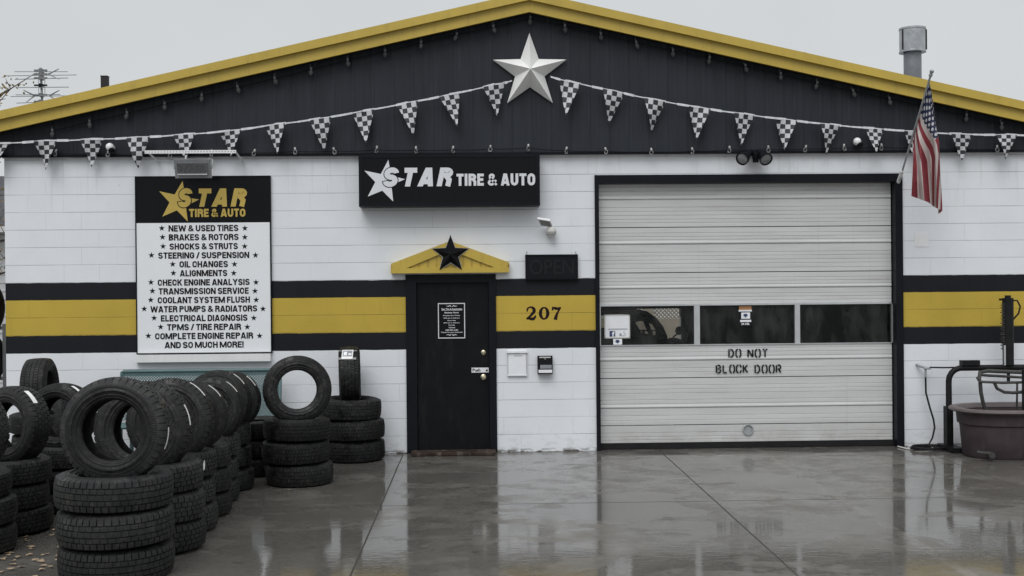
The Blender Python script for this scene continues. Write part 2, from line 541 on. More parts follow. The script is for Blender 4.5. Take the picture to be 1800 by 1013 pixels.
M['yellow'] = paint('mustard paint', YEL, 0.42, 0.09, 1.6, 0.1, dirt=((0.26, 0.19, 0.05), 0.35))
M['black'] = paint('black paint', BLK, 0.42, 0.2, 2.5, 0.15)
M['black2'] = paint('black sign face', (0.0062, 0.0066, 0.0085), 0.33, 0.1, 2.0)
M['door'] = paint('black door paint', (0.0066, 0.0069, 0.009), 0.34, 0.2, 3.0, 0.2, dirt=((0.03, 0.029, 0.028), 0.35))
M['white'] = paint('white enamel', (0.74, 0.745, 0.75), 0.38, 0.04, 4.0, dirt=((0.5, 0.48, 0.44), 0.25))
M['star'] = paint('white star metal', (0.80, 0.80, 0.785), 0.45, 0.03, 3.0, dirt=((0.55, 0.53, 0.48), 0.2))
M['signwhite'] = paint('white sign panel', (0.77, 0.785, 0.81), 0.35, 0.02, 2.0)
M['vinyl_black'] = paint('black vinyl lettering', (0.009, 0.009, 0.010), 0.35, 0.05)
M['vinyl_white'] = paint('white vinyl lettering', (0.66, 0.67, 0.70), 0.4, 0.03)
M['vinyl_gold'] = paint('gold vinyl lettering', (0.50, 0.36, 0.075), 0.4, 0.06, 8)
M['redbrown'] = paint('dark red outline paint', (0.09, 0.02, 0.012), 0.5)
def door_metal():
    t = NT('ribbed door steel')
    p = t.pos()
    x, y, z = t.xyz(p)
    var = t.rng(t.noise(t.mapping(p, (0.5, 1, 6)), 1.2, 5, 0.6), 0.3, 0.7)
    c = t.mix(var, (0.50, 0.505, 0.505), (0.585, 0.59, 0.59))
    d = t.rng(t.noise(t.mapping(p, (1.2, 1, 22)), 1.3, 6, 0.7), 0.5, 0.72, 0, 0.38)
    c = t.mix(d, c, (0.36, 0.34, 0.30))
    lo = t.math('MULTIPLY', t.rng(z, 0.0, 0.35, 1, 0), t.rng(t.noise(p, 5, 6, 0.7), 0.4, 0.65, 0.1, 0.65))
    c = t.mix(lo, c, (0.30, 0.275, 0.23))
    v = t.math('MULTIPLY', t.rng(t.noise(t.mapping(p, (14, 1, 0.3)), 1.5, 4), 0.6, 0.75), 0.22)
    c = t.mix(v, c, (0.42, 0.40, 0.37))
    t.set(Base_Color=c, Roughness=0.45)
    return t.m
M['rollup'] = door_metal()
M['galv'] = paint('galvanised steel', (0.40, 0.415, 0.43), 0.3, 0.25, 5.0, metallic=0.9)
M['ventpipe'] = paint('weathered vent pipe', (0.21, 0.22, 0.235), 0.4, 0.2, 4.0, metallic=0.4)
M['alum'] = paint('brushed aluminium', (0.56, 0.57, 0.58), 0.38, 0.08, 8.0, metallic=0.7)
M['greypaint'] = paint('grey painted metal', (0.30, 0.31, 0.32), 0.45, 0.1, 6)
M['lightgrey'] = paint('pale grey plastic', (0.52, 0.52, 0.49), 0.5, 0.06, 8)
M['darkpipe'] = paint('dark flue pipe', (0.035, 0.033, 0.035), 0.6, 0.3, 6)
M['brass'] = paint('worn brass', (0.55, 0.50, 0.36), 0.3, 0.1, 12, metallic=0.85)
M['teal'] = paint('teal coated mesh', (0.085, 0.145, 0.15), 0.5, 0.12, 5)
M['purple'] = paint('faded plum plastic', (0.056, 0.043, 0.047), 0.55, 0.28, 3.5, 0.2, dirt=((0.10, 0.088, 0.086), 0.5))
M['blacksteel'] = paint('black steel tube', (0.014, 0.014, 0.015), 0.45, 0.3, 8, 0.2)
M['hose'] = paint('black rubber hose', (0.016, 0.016, 0.017), 0.5, 0.2, 10)
M['greyhose'] = paint('grey pipe', (0.06, 0.059, 0.057), 0.5, 0.3, 10)
M['paper'] = paint('paper', (0.76, 0.77, 0.80), 0.5, 0.05, 6)
M['label'] = paint('white tyre label', (0.74, 0.74, 0.73), 0.5, 0.06, 10)
M['printblue'] = paint('dark blue print', (0.03, 0.045, 0.12), 0.4)
M['printgrey'] = paint('grey print', (0.24, 0.25, 0.27), 0.5)
M['printorange'] = paint('orange print', (0.42, 0.20, 0.09), 0.5)
M['bulb'] = paint('frosted bulb', (0.42, 0.42, 0.41), 0.25, 0.05, 20)
M['clip'] = paint('grey clip plastic', (0.16, 0.165, 0.17), 0.35, 0.15, 20)
M['darkclip'] = paint('smoky bulb', (0.085, 0.088, 0.09), 0.25, 0.2, 20)
M['cord'] = paint('white pennant tape', (0.62, 0.63, 0.66), 0.6, 0.2, 20)
M['plank'] = paint('weathered dark board', (0.038, 0.026, 0.021), 0.5, 0.5, 9, 0.4, dirt=((0.30, 0.27, 0.23), 0.5))
M['tan'] = paint('tan block', (0.42, 0.36, 0.28), 0.8, 0.12, 3)
M['siding'] = paint('white siding', (0.66, 0.67, 0.68), 0.6, 0.06, 2)
M['shingle'] = paint('grey shingles', (0.07, 0.07, 0.075), 0.8, 0.3, 10)
M['carpaint'] = paint('black car paint', (0.010, 0.011, 0.013), 0.22, 0.1, 2)
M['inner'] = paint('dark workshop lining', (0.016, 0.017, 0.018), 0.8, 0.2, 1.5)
M['chrome'] = paint('dull chrome', (0.5, 0.5, 0.5), 0.25, 0.1, 8, metallic=0.95)
M['lens'] = paint('frosted lamp lens', (0.22, 0.225, 0.23), 0.25, 0.15, 30)

def glass_mat(name, rough=0.0, tint=(0.85, 0.87, 0.88)):
    t = NT(name)
    tr = t.n('ShaderNodeBsdfTransparent'); tr.inputs[0].default_value = (*tint, 1)
    gl = t.n('ShaderNodeBsdfGlossy'); gl.inputs['Roughness'].default_value = rough
    fr = t.n('ShaderNodeFresnel'); fr.inputs['IOR'].default_value = 1.26
    mx = t.n('ShaderNodeMixShader')
    t.link(fr.outputs[0], mx.inputs[0]); t.link(tr.outputs[0], mx.inputs[1]); t.link(gl.outputs[0], mx.inputs[2])
    df = t.n('ShaderNodeBsdfDiffuse'); df.inputs[0].default_value = (0.5, 0.5, 0.48, 1)
    m2 = t.n('ShaderNodeMixShader')
    t.link(t.rng(t.noise(t.mapping(t.obj(), (1, 1, 0.5)), 5, 6, 0.65), 0.42, 0.75, 0.0, 0.055), m2.inputs[0])
    t.link(mx.outputs[0], m2.inputs[1]); t.link(df.outputs[0], m2.inputs[2]); t.link(m2.outputs[0], t.out.inputs[0])
    return t.m
M['glass'] = glass_mat('window glass', 0.03, (0.80, 0.82, 0.83))
M['clearplastic'] = glass_mat('clear plastic', 0.1, (0.75, 0.77, 0.8))

def rubber(name, lo, hi, side=False):
    t = NT(name)
    p = t.obj()
    oi = t.n('ShaderNodeObjectInfo')
    dv = t.n('ShaderNodeVectorMath', operation='ADD')
    t.link(p, dv.inputs[0])
    cm = t.n('ShaderNodeCombineXYZ')
    r7 = t.math('MULTIPLY', oi.outputs['Random'], 37.0)
    t.link(r7, cm.inputs[0]); t.link(r7, cm.inputs[1])
    t.link(cm.outputs[0], dv.inputs[1])
    q = dv.outputs[0]
    f = t.rng(t.noise(q, 6, 6, 0.65), 0.35, 0.7)
    c = t.mix(f, lo, hi)
    d = t.rng(t.noise(q, 24, 5, 0.7), 0.52, 0.72, 0, 0.7)
    c = t.mix(d, c, (0.050, 0.047, 0.042))
    sp = t.rng(t.noise(q, 70, 2), 0.74, 0.80, 0, 0.5)
    c = t.mix(sp, c, (0.13, 0.115, 0.09))
    hs_ = t.n('ShaderNodeHueSaturation'); t.link(c, hs_.inputs['Color']); t.link(t.rng(oi.outputs['Random'], 0, 1, 0.62, 1.45), hs_.inputs['Value'])
    wetp = t.rng(t.noise(q, 5, 5, 0.65), 0.52, 0.6, 0, 0.30)
    t.set(Base_Color=hs_.outputs['Color'], Roughness=t.math('SUBTRACT', t.rng(t.noise(q, 9, 4), 0.3, 0.7, 0.52, 0.75), wetp))
    t.b.inputs['Specular IOR Level'].default_value = 0.3
    if side:                                  # moulded relief: radial ribs near the shoulder, raised patches below them
        x, y, z = t.xyz(p)
        rad = t.math('SQRT', t.math('ADD', t.math('MULTIPLY', x, x), t.math('MULTIPLY', y, y)))
        ang = t.math('ARCTAN2', y, x)
        rib = t.math('MULTIPLY', t.math('SINE', t.math('MULTIPLY', ang, 120.0)), t.math('MULTIPLY', t.math('GREATER_THAN', rad, 0.285), t.math('LESS_THAN', rad, 0.302)))
        cb = t.n('ShaderNodeCombineXYZ'); t.link(t.math('MULTIPLY', ang, 5.0), cb.inputs[0]); t.link(t.math('MULTIPLY', rad, 30.0), cb.inputs[1]); t.link(r7, cb.inputs[2])
        pat = t.rng(t.noise(cb.outputs[0], 2.2, 1), 0.5, 0.54)
        pat = t.math('MULTIPLY', pat, t.math('MULTIPLY', t.math('GREATER_THAN', rad, 0.250), t.math('LESS_THAN', rad, 0.276)))
        h = t.math('ADD', t.math('MULTIPLY', t.noise(q, 160, 3), 0.3), t.math('ADD', t.math('MULTIPLY', rib, 0.5), pat))
        t.bump(h, 0.6, 0.003)
    else:
        t.bump(t.noise(q, 160, 3), 0.25, 0.002)
    return t.m
M['rubber'] = rubber('tyre rubber', (0.0105, 0.0108, 0.0115), (0.022, 0.022, 0.0225))
M['rubber_side'] = rubber('tyre sidewall rubber', (0.0085, 0.0087, 0.0093), (0.0165, 0.0164, 0.0166), True)
M['side_new'] = rubber('newer sidewall rubber', (0.0052, 0.0054, 0.006), (0.010, 0.010, 0.0103), True)
M['rubber_new'] = rubber('newer tyre rubber', (0.0052, 0.0054, 0.006), (0.0095, 0.0096, 0.010))
M['liner'] = rubber('tyre inner liner', (0.009, 0.009, 0.0093), (0.017, 0.0165, 0.016))

def wet_concrete():
    t = NT('wet concrete')
    p = t.pos()
    x, y, z = t.xyz(p)
    big = t.rng(t.noise(t.mapping(p, (1, 0.8, 1)), 0.55, 5, 0.6, 0.6), 0.32, 0.68)
    med = t.rng(t.noise(t.mapping(p, (0.9, 1.3, 1)), 2.6, 8, 0.7, 0.5), 0.32, 0.68)
    fine = t.rng(t.noise(p, 26, 5, 0.7), 0.3, 0.7)
    c = t.mix(big, (0.055, 0.051, 0.045), (0.135, 0.127, 0.114))
    c = t.mix(t.math('MULTIPLY', t.rng(t.noise(t.mapping(p, (0.9, 1.3, 1)), 2.6, 8, 0.7, 0.5), 0.46, 0.62), 0.55), c, (0.05, 0.047, 0.042))
    c = t.mix(t.math('MULTIPLY', fine, 0.5), c, (0.16, 0.152, 0.138))
    st = t.rng(t.noise(t.mapping(p, (1.2, 1.6, 1), loc=(3, 9, 0)), 2.4, 5, 0.65), 0.6, 0.68, 0, 0.75)
    c = t.mix(st, c, (0.045, 0.040, 0.034))
    pale = t.rng(t.noise(t.mapping(p, (0.7, 1.3, 1), loc=(13, 2, 0), rot=(0, 0, 0.5)), 1.1, 6, 0.7), 0.6, 0.75, 0, 0.5)
    c = t.mix(pale, c, (0.20, 0.19, 0.17))
    # saw cuts
    wv = t.math('MULTIPLY', t.math('SUBTRACT', t.noise(p, 3, 3), 0.5), 0.008)
    def vline(x0, hw): return t.math('LESS_THAN', t.math('ABSOLUTE', t.math('SUBTRACT', t.math('ADD', x, wv), x0)), hw)
    def hline(y0, hw): return t.math('LESS_THAN', t.math('ABSOLUTE', t.math('SUBTRACT', t.math('ADD', y, wv), y0)), hw)
    j = vline(JX[0], 0.007)
    for v in JX[1:]: j = t.math('MAXIMUM', j, vline(v, 0.007))
    for v in JY: j = t.math('MAXIMUM', j, hline(v, 0.009))
    c = t.mix(t.math('MULTIPLY', j, 0.8), c, (0.018, 0.016, 0.014))
    pl = t.math('MULTIPLY', vline(3.28, 0.045), t.rng(t.noise(p, 5, 5, 0.7), 0.4, 0.7, 0, 0.5))
    c = t.mix(pl, c, (0.26, 0.25, 0.225))
    # wetness: film of water nearly everywhere, standing water in patches, drier scuffed bands
    n1 = t.noise(t.mapping(p, (0.8, 1.1, 1), loc=(6.5, 1.2, 0)), 1.0, 7, 0.62, 0.4)
    near = t.rng(y, -2.6, -6.0, 0, 1, True)
    pud = t.rng(t.math('ADD', n1, t.math('MULTIPLY', near, 0.06)), 0.50, 0.535, 0, 1, True)          # standing water, crisp edges
    damp = t.rng(t.noise(t.mapping(p, (1.0, 1.4, 1), loc=(7, 3, 0)), 2.2, 7, 0.68, 0.3), 0.35, 0.65)
    rgh = t.math('ADD', t.rng(damp, 0, 1, 0.04, 0.24), t.math('MULTIPLY', t.math('SUBTRACT', fine, 0.5), 0.06))
    rgh = t.mix(pud, rgh, t.rng(near, 0, 1, 0.07, 0.03))
    t.set(Base_Color=t.mix(t.math('MULTIPLY', pud, 0.25), c, (0.05, 0.047, 0.042)), Roughness=0.6)
    t.b.inputs['Specular IOR Level'].default_value = 0.2
    cw = t.math('SUBTRACT', 1.0, t.math('MAXIMUM', j, t.math('MULTIPLY', pl, 0.25)))
    cw = t.math('MULTIPLY', cw, t.math('MAXIMUM', pud, t.rng(damp, 0.3, 1.0, 1.0, 0.42)))
    t.link(cw, t.b.inputs['Coat Weight'])
    t.b.inputs['Coat IOR'].default_value = 1.56
    t.link(rgh, t.b.inputs['Coat Roughness'])
    hb = t.math('ADD', t.math('MULTIPLY', t.noise(t.mapping(p, (1, 2.4, 1)), 7, 4, 0.6), 0.5), t.math('MULTIPLY', t.noise(p, 60, 3), 0.05))
    hb = t.math('SUBTRACT', hb, t.math('MULTIPLY', j, 0.3))
    bp = t.n('ShaderNodeBump'); t.link(hb, bp.inputs['Height'])
    bp.inputs['Strength'].default_value = 0.06; bp.inputs['Distance'].default_value = 0.012
    t.link(t.rng(near, 0, 1, 0.06, 0.17), bp.inputs['Strength']); t.link(bp.outputs[0], t.b.inputs['Coat Normal'])
    b2 = t.n('ShaderNodeBump'); t.link(t.math('ADD', fine, t.math('MULTIPLY', j, -2.0)), b2.inputs['Height'])
    b2.inputs['Strength'].default_value = 0.5; b2.inputs['Distance'].default_value = 0.004
    t.link(b2.outputs[0], t.b.inputs['Normal'])
    return t.m
JX = [-9.87, -6.87, -3.87, -0.87, 2.13, 5.13, 8.13]
JY = [-3.2, -6.4, -9.6]
M['ground'] = wet_concrete()

# ------------------------------------------------------------------ ground
g = MB().grid(lambda u, v: Vector(((u - 0.5) * 900, (v - 0.5) * 900, 0)), 6, 6)
tag(g.build('ground', M['ground']), kind='structure')

# ------------------------------------------------------------------ building
XL = X(9, 450)
APX = X(929, 20)
XR = 2 * APX - XL
GB = Z(920, 268, -0.05)                # lower edge of the gable
WT = GB + 0.02                         # wall top
TH = 0.2                               # wall thickness
YB = 12.0                              # back wall
DX0, DX1 = X(716, 640), X(871, 640)    # door opening (outside of frame)
DZ = Z(790, 484)
GX0, GX1 = X(1048, 560), X(1585, 560)  # garage opening (outside of trim)
GZ = Z(1310, 308)
shop = empty('tire_shop', (0, 0, 0), 'white block tire shop with black and yellow bands and dark gable', 'building')
wl = MB()
def wall_piece(x0, x1, z0, z1): wl.box(x0, x1, 0, TH, z0, z1)
wall_piece(XL, DX0, -0.05, WT)
wall_piece(DX0, DX1, DZ, WT)
wall_piece(DX1, GX0, -0.05, WT)
wall_piece(GX0, GX1, GZ, WT)
wall_piece(GX1, XR, -0.05, WT)
wl.build('wall', M['block'], shop)
sw = MB()
sw.box(XL, XL + TH, TH, YB, -0.05, WT)
sw.box(XR - TH, XR, TH, YB, -0.05, WT)
RX0, RX1, RZ = X(1000, 560, YB), X(1197, 560, YB), Z(1130, 543, YB)
sw.box(XL, RX0, YB, YB + TH, -0.05, WT)
sw.box(RX1, XR, YB, YB + TH, -0.05, WT)
sw.box(RX0, RX1, YB, YB + TH, RZ, WT)
sw.build('side_wall', M['block'], shop)
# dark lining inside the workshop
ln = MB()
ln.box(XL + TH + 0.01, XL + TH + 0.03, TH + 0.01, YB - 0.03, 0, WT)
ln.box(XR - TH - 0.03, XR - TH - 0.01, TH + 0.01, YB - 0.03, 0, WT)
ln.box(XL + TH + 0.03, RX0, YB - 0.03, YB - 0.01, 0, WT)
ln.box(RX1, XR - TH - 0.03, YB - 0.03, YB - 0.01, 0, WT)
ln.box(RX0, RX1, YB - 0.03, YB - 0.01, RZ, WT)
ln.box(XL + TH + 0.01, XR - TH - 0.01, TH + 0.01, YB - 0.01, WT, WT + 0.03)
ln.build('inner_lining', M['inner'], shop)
# gable of ribbed sheet metal, standing a little proud of the wall
SL = 0.2235
FY = -0.22                              # face of the rake fascia
FZ = Z(929, 21, FY)                     # lower edge of the fascia at the ridge
def rake(x): return FZ - abs(x - APX) * SL
GXL, GXR = XL - 0.34, XR + 0.34
gm = MB()
xs = []
x_ = GXL
pitch = 0.2286
while x_ < GXR:
    for dx, dy in ((0, 0), (0.018, -0.006), (0.040, -0.006), (0.058, 0.0), (0.128, 0), (0.136, -0.0015), (0.148, -0.0015), (0.156, 0)):
        if x_ + dx < GXR: xs.append((x_ + dx, -0.045 + dy))
    x_ += pitch
xs.append((GXR, -0.045))
n0 = len(xs)
vs, fs = [], []
for (x, y) in xs:
    vs += [(x, y, GB), (x, y, max(rake(x) + 0.06, GB + 0.01))]
for i in range(n0 - 1):
    fs.append((2 * i, 2 * i + 2, 2 * i + 3, 2 * i + 1))
gm.add(vs, fs)
gm.box(GXL, GXR, -0.03, -0.002, GB - 0.004, GB + 0.10)
gm.build('gable_panel', M['gable'], shop)
fl = MB().box(GXL, GXR, -0.07, -0.047, GB - 0.03, GB - 0.002)
fl.build('gable_flashing', M['black'], shop)
# fascia boards and roof-edge trim
EX0, EX1 = GXL - 0.12, GXR + 0.12
fb = MB()
for s in (-1, 1):
    xe = EX0 if s < 0 else EX1
    fh = 0.13
    p = [(APX, rake(APX)), (xe, rake(xe)), (xe, rake(xe) + fh), (APX, rake(APX) + fh)]
    fb.prism(ccw(p), FY, FY + 0.04)
fb.build('fascia', M['yellow'], shop)
tr = MB()
for s in (-1, 1):
    xe = EX0 - 0.04 if s < 0 else EX1 + 0.04
    p = [(APX, rake(APX) + 0.128), (xe, rake(xe) + 0.128), (xe, rake(xe) + 0.225), (APX, rake(APX) + 0.225)]
    tr.prism(ccw(p), FY - 0.05, FY + 0.03)
tr.build('roof_edge_trim', M['yellow'], shop)
for xk in [APX + s * d for s in (-1, 1) for d in (0.02, 3.17, 6.2)]:
    tj = MB()
    for (ya, z0_, z1_) in ((FY - 0.0525, 0.126, 0.227), (FY - 0.0025, -0.001, 0.1275)):
        s_ = 1 if xk > APX else -1
        x2 = xk + s_ * 0.035
        p = [(xk, rake(xk) + z0_), (x2, rake(x2) + z0_), (x2, rake(x2) + z1_), (xk, rake(xk) + z1_)]
        tj.prism(ccw(p), ya, ya + 0.0024)
    tj.build('trim_joint', M['yellow'], shop)
sf = MB()
for s in (-1, 1):
    xe = EX0 if s < 0 else EX1
    p = [(APX, rake(APX) + 0.02), (xe, rake(xe) + 0.02), (xe, rake(xe) + 0.035), (APX, rake(APX) + 0.035)]
    sf.prism(ccw(p), FY + 0.042, 0.0)
sf.build('soffit', M['black'], shop)
rf = MB()
for s in (-1, 1):
    xe = EX0 if s < 0 else EX1
    p = [(APX, rake(APX) + 0.14), (xe, rake(xe) + 0.14), (xe, rake(xe) + 0.20), (APX, rake(APX) + 0.20)]
    rf.prism(ccw(p), FY + 0.06, YB + 0.4)
rf.build('roof', M['shingle'], shop)
gb = MB().prism(ccw([(XL, WT), (XR, WT), (XR, rake(XR) + 0.13), (APX, rake(APX) + 0.13), (XL, rake(XL) + 0.13)]), YB + 0.02, YB + 0.15)
gb.build('gable_backing', M['gable'], shop)
gb = MB().prism(ccw([(XL, WT + 0.032), (XR, WT + 0.032), (XR, rake(XR) + 0.13), (APX, rake(APX) + 0.13), (XL, rake(XL) + 0.13)]), 0.02, 0.12)
gb.build('gable_backing', M['gable'], shop)

# pedestrian door
dfm = MB()
fw = 0.125
lx0, lx1 = X(733, 640), X(860, 640)
lz = Z(795, 497)
dfm.box(DX0 - 0.012, lx0, -0.022, 0.14, 0.0, DZ + 0.01)
dfm.box(lx1, DX1 + 0.012, -0.022, 0.14, 0.0, DZ + 0.01)
dfm.box(lx0, lx1, -0.019, 0.14, lz, DZ + 0.01)
dfm.build('door_frame', M['black'], shop)
leaf = MB().box(lx0 + 0.004, lx1 - 0.004, 0.035, 0.08, 0.035, lz - 0.005).build('door', M['door'], shop)
MB().box(lx0 + 0.003, lx1 - 0.003, 0.0, 0.12, 0.0, 0.03).build('threshold', M['alum'], shop)
def knob(px, py, r, ball):
    c = at(px, py, 0.035)
    m = MB()
    m.lathe([(0, 0), (r, 0), (r, 0.008), (r * 0.75, 0.014), (0.012, 0.016)], c, 20, (0, -1, 0))
    if ball: m.lathe([(0.010, 0.012), (0.010, 0.03), (0.022, 0.036), (0.029, 0.05), (0.026, 0.064), (0.012, 0.07), (0, 0.071)], c, 20, (0, -1, 0))
    else: m.lathe([(0.016, 0.013), (0.016, 0.026), (0.012, 0.03), (0, 0.03)], c, 16, (0, -1, 0))
    return m
knob(850, 663, 0.034, True).build('door_knob', M['brass'], leaf, smooth=35)
knob(850, 620, 0.030, False).build('deadbolt', M['brass'], leaf, smooth=35)
ps = MB().box(*[pbox(829, 646.5, 859, 655, 0.033)[i] for i in (0, 1)], 0.031, 0.035, *[pbox(829, 646.5, 859, 655, 0.033)[i] for i in (2, 3)])
ps.build('push_sign', M['paper'], leaf)
pt = MB()
add_text(pt, 'Push', pbox(830.5, 648, 844.5, 653.5, 0.030), 0.0295, 0, 0.03)
pb = pbox(853.5, 648.2, 858, 653, 0.0295)
pt.prism([(pb[0], pb[2]), (pb[1], pb[2]), ((pb[0] + pb[1]) / 2, pb[3])], 0.0295, 0.0305)
pt.build('push_lettering', M['vinyl_black'], leaf)

# pediment over the door
pedY = -0.09
ped = MB()
ptop = (791, 424)
pp = ppoly([(687, 481), (687, 464), ptop, (895, 461.5), (895, 479)], pedY)
ped.prism(ccw(pp), pedY + 0.018, 0)
a, b, c, d, e_ = [Vector((q[0], 0, q[1])) for q in pp]
def bar(mb, p0, p1, p2, p3, y0, y1): mb.prism(ccw([(q.x, q.z) for q in (p0, p1, p2, p3)]), y0, y1)
wv = Vector((0, 0, -0.105))
bar(ped, b, c, c + wv, b + Vector((0.05, 0, -0.105)), pedY - 0.016, pedY + 0.016)
bar(ped, c, d, d + Vector((-0.05, 0, -0.105)), c + wv, pedY - 0.016, pedY + 0.016)
bar(ped, a, e_, e_ + Vector((0, 0, 0.06)), a + Vector((0, 0, 0.06)), pedY - 0.019, pedY + 0.016)
for k in range(-5, 6):                     # grooves between the upright boards
    xk = at(791 + k * 15.5, 470, pedY).x
    zt = c.z - abs(xk - c.x) / ((d.x - b.x) / 2) * (c.z - b.z) - 0.11
    if zt > a.z + 0.075: ped.box(xk - 0.045, xk + 0.045, pedY + 0.008, pedY + 0.017, a.z + 0.058, zt + 0.02)
ped.build('door_pediment', M['yellow'], shop)

# house number
hn = MB(); hn2 = MB()
def numpt(px, py): q = at(680 + px / 2.413, 400 + py / 2.413, -0.001); return (q.x, q.z)
def num_strokes(lst, extra, Y, mb):
    for pts, ws in lst:
        stroke(mb, [numpt(*p) for p in pts], [(v + extra) / 2.413 / 150 for v in ws], Y, 0.0012)
def circ(cx, cy, rx, ry, a0, a1, n=14): return [(cx + rx * math.cos(R(a0 + (a1 - a0) * i / n)), cy - ry * math.sin(R(a0 + (a1 - a0) * i / n))) for i in range(n + 1)]
two = circ(610, 352, 15, 14, 200, -30, 12) + [(612, 372), (601, 382), (594, 389)]
tw = [3] + [4, 5, 5, 4, 4, 5, 7, 9, 11, 12, 12, 11] + [8, 5, 4]
base2 = [(592, 387), (600, 384), (612, 388), (622, 388), (629, 380), (631, 372)]
b2w = [4, 9, 10, 11, 7, 2]
zero = circ(667, 364, 15.5, 24, 90, 450, 28)
zw = [4 + 8 * abs(math.cos(R(90 + 360 * i / 28))) ** 1.5 for i in range(29)]
seven1 = [(702, 352), (704, 341), (714, 343), (726, 345), (738, 339)]
s1w = [3, 9, 10, 9, 3]
seven2 = [(736, 341), (728, 354), (721, 368), (717, 380), (715, 391)]
s2w = [4, 5, 8, 11, 14]
nl = [(two, tw), (base2, b2w), (zero, zw), (seven1, s1w), (seven2, s2w)]
num_strokes(nl, 2.6, -0.0015, hn2)
num_strokes(nl, -1.2, -0.003, hn)
hno = hn2.build('house_number', M['redbrown'], shop)
hn.build('number_face', M['vinyl_black'], hno)

# window ledge left over below the services sign
lb = pbox(238, 623, 476, 636, -0.05)
MB().box(lb[0], lb[1], -0.085, 0, lb[2], lb[3]).build('window_sill', M['white'], shop)
# a bricked-up patch line and small wall fittings
MB().box(*pbox(1608, 410, 1632, 434, 0)[:2], -0.004, 0, *pbox(1608, 410, 1632, 434, 0)[2:]).build('painted_cover_plate', M['white'], shop)

# garage door
gt = MB()
gix0, gix1 = X(1054, 560), X(1574, 560)
giz = Z(1310, 321)
gt.box(GX0 - 0.008, gix0, -0.03, 0.1, 0, GZ + 0.008)
gt.box(gix1, GX1 + 0.012, -0.03, 0.1, 0, GZ + 0.008)
gt.box(gix0, gix1, -0.027, 0.1, giz, GZ + 0.008)
gt.build('garage_door_frame', M['black'], shop)
gd = bpy.data.objects.new('garage_door', None); col.objects.link(gd); gd.parent = shop
GDY = 0.10
def profile(zs_major, zs_minor, zlo, zhi):
    pr = []
    ev = [(z, 'M') for z in zs_major] + [(z, 'm') for z in zs_minor]
    ev.sort()
    pr.append((zlo, GDY))
    for z, k in ev:
        if k == 'M':
            pr += [(z - 0.008, GDY), (z - 0.003, GDY + 0.011), (z + 0.005, GDY + 0.010), (z + 0.013, GDY - 0.006), (z + 0.024, GDY - 0.006), (z + 0.042, GDY)]
        else:
            pr += [(z - 0.004, GDY), (z, GDY + 0.005), (z + 0.006, GDY)]
    pr.append((zhi, GDY))
    return pr
def dz(y): return Z(1312, y, GDY)
def panel(y_hi, y_lo, majors, minors):
    pr = profile([dz(y) for y in majors], [dz(y) for y in minors], dz(y_lo), dz(y_hi))
    m = MB()
    vs = []
    for (z, y) in pr: vs += [(gix0 + 0.01, y, z), (gix1 - 0.01, y, z)]
    fs = [(2 * i, 2 * i + 1, 2 * i + 3, 2 * i + 2) for i in range(len(pr) - 1)]
    m.add(vs, fs)
    m.box(gix0 + 0.01, gix1 - 0.01, GDY + 0.03, GDY + 0.05, dz(y_lo), dz(y_hi))
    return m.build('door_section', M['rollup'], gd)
panel(318, 398, [322, 350.5], [328, 335, 342, 364, 371, 378, 385, 391])
panel(399.4, 477.6, [429], [409, 415.5, 421, 443, 449.5, 456.5, 463, 471])
panel(479, 533, [506.7], [488, 494, 500, 516, 522, 528])
panel(606, 662.2, [633.0], [612, 618.5, 625.5, 646, 653])
panel(663.6, 744.8, [716], [676, 683, 690, 701.5, 708.5, 729, 737])
panel(746.2, 776, [], [759, 766, 771.5])
wz0, wz1 = dz(604.5), dz(536.5)
wfr = MB()
wfr.box(gix0 + 0.01, gix1 - 0.01, GDY - 0.012, GDY + 0.05, dz(606), wz0)
wfr.box(gix0 + 0.01, gix1 - 0.01, GDY - 0.012, GDY + 0.05, wz1, dz(533))
mull = [(1050, 1056), (1220, 1230), (1397, 1406), (1570, 1580)]
edges = []
for a_, b_ in mull:
    xa, xb = max(X(a_, 570, GDY), gix0 + 0.01), min(X(b_, 570, GDY), gix1 - 0.01)
    wfr.box(xa, xb, GDY - 0.010, GDY + 0.05, wz0, wz1)
    edges.append((xa, xb))
wfo = wfr.build('window_rail', M['alum'], gd)
for k in range(3):
    MB().box(edges[k][1] + 0.001, edges[k + 1][0] - 0.001, GDY + 0.018, GDY + 0.023, wz0 + 0.001, wz1 - 0.001).build('window_pane', M['glass'], gd)
MB().box(gix0, gix1, GDY - 0.01, GDY + 0.06, 0.005, dz(776)).build('bottom_seal', M['hose'], gd)
hr = MB()
c = at(1315, 755.5, GDY - 0.012)
hr.tube([c + Vector((0.058 * math.cos(2 * PI * k / 24), -0.004, 0.058 * math.sin(2 * PI * k / 24))) for k in range(25)], 0.008, 8, False)
hr.lathe([(0, 0.0), (0.052, 0.0), (0.052, 0.004), (0, 0.004)], c + Vector((0, 0.01, 0)), 24, (0, -1, 0))
hr.build('pull_ring', M['greypaint'], gd, smooth=40)
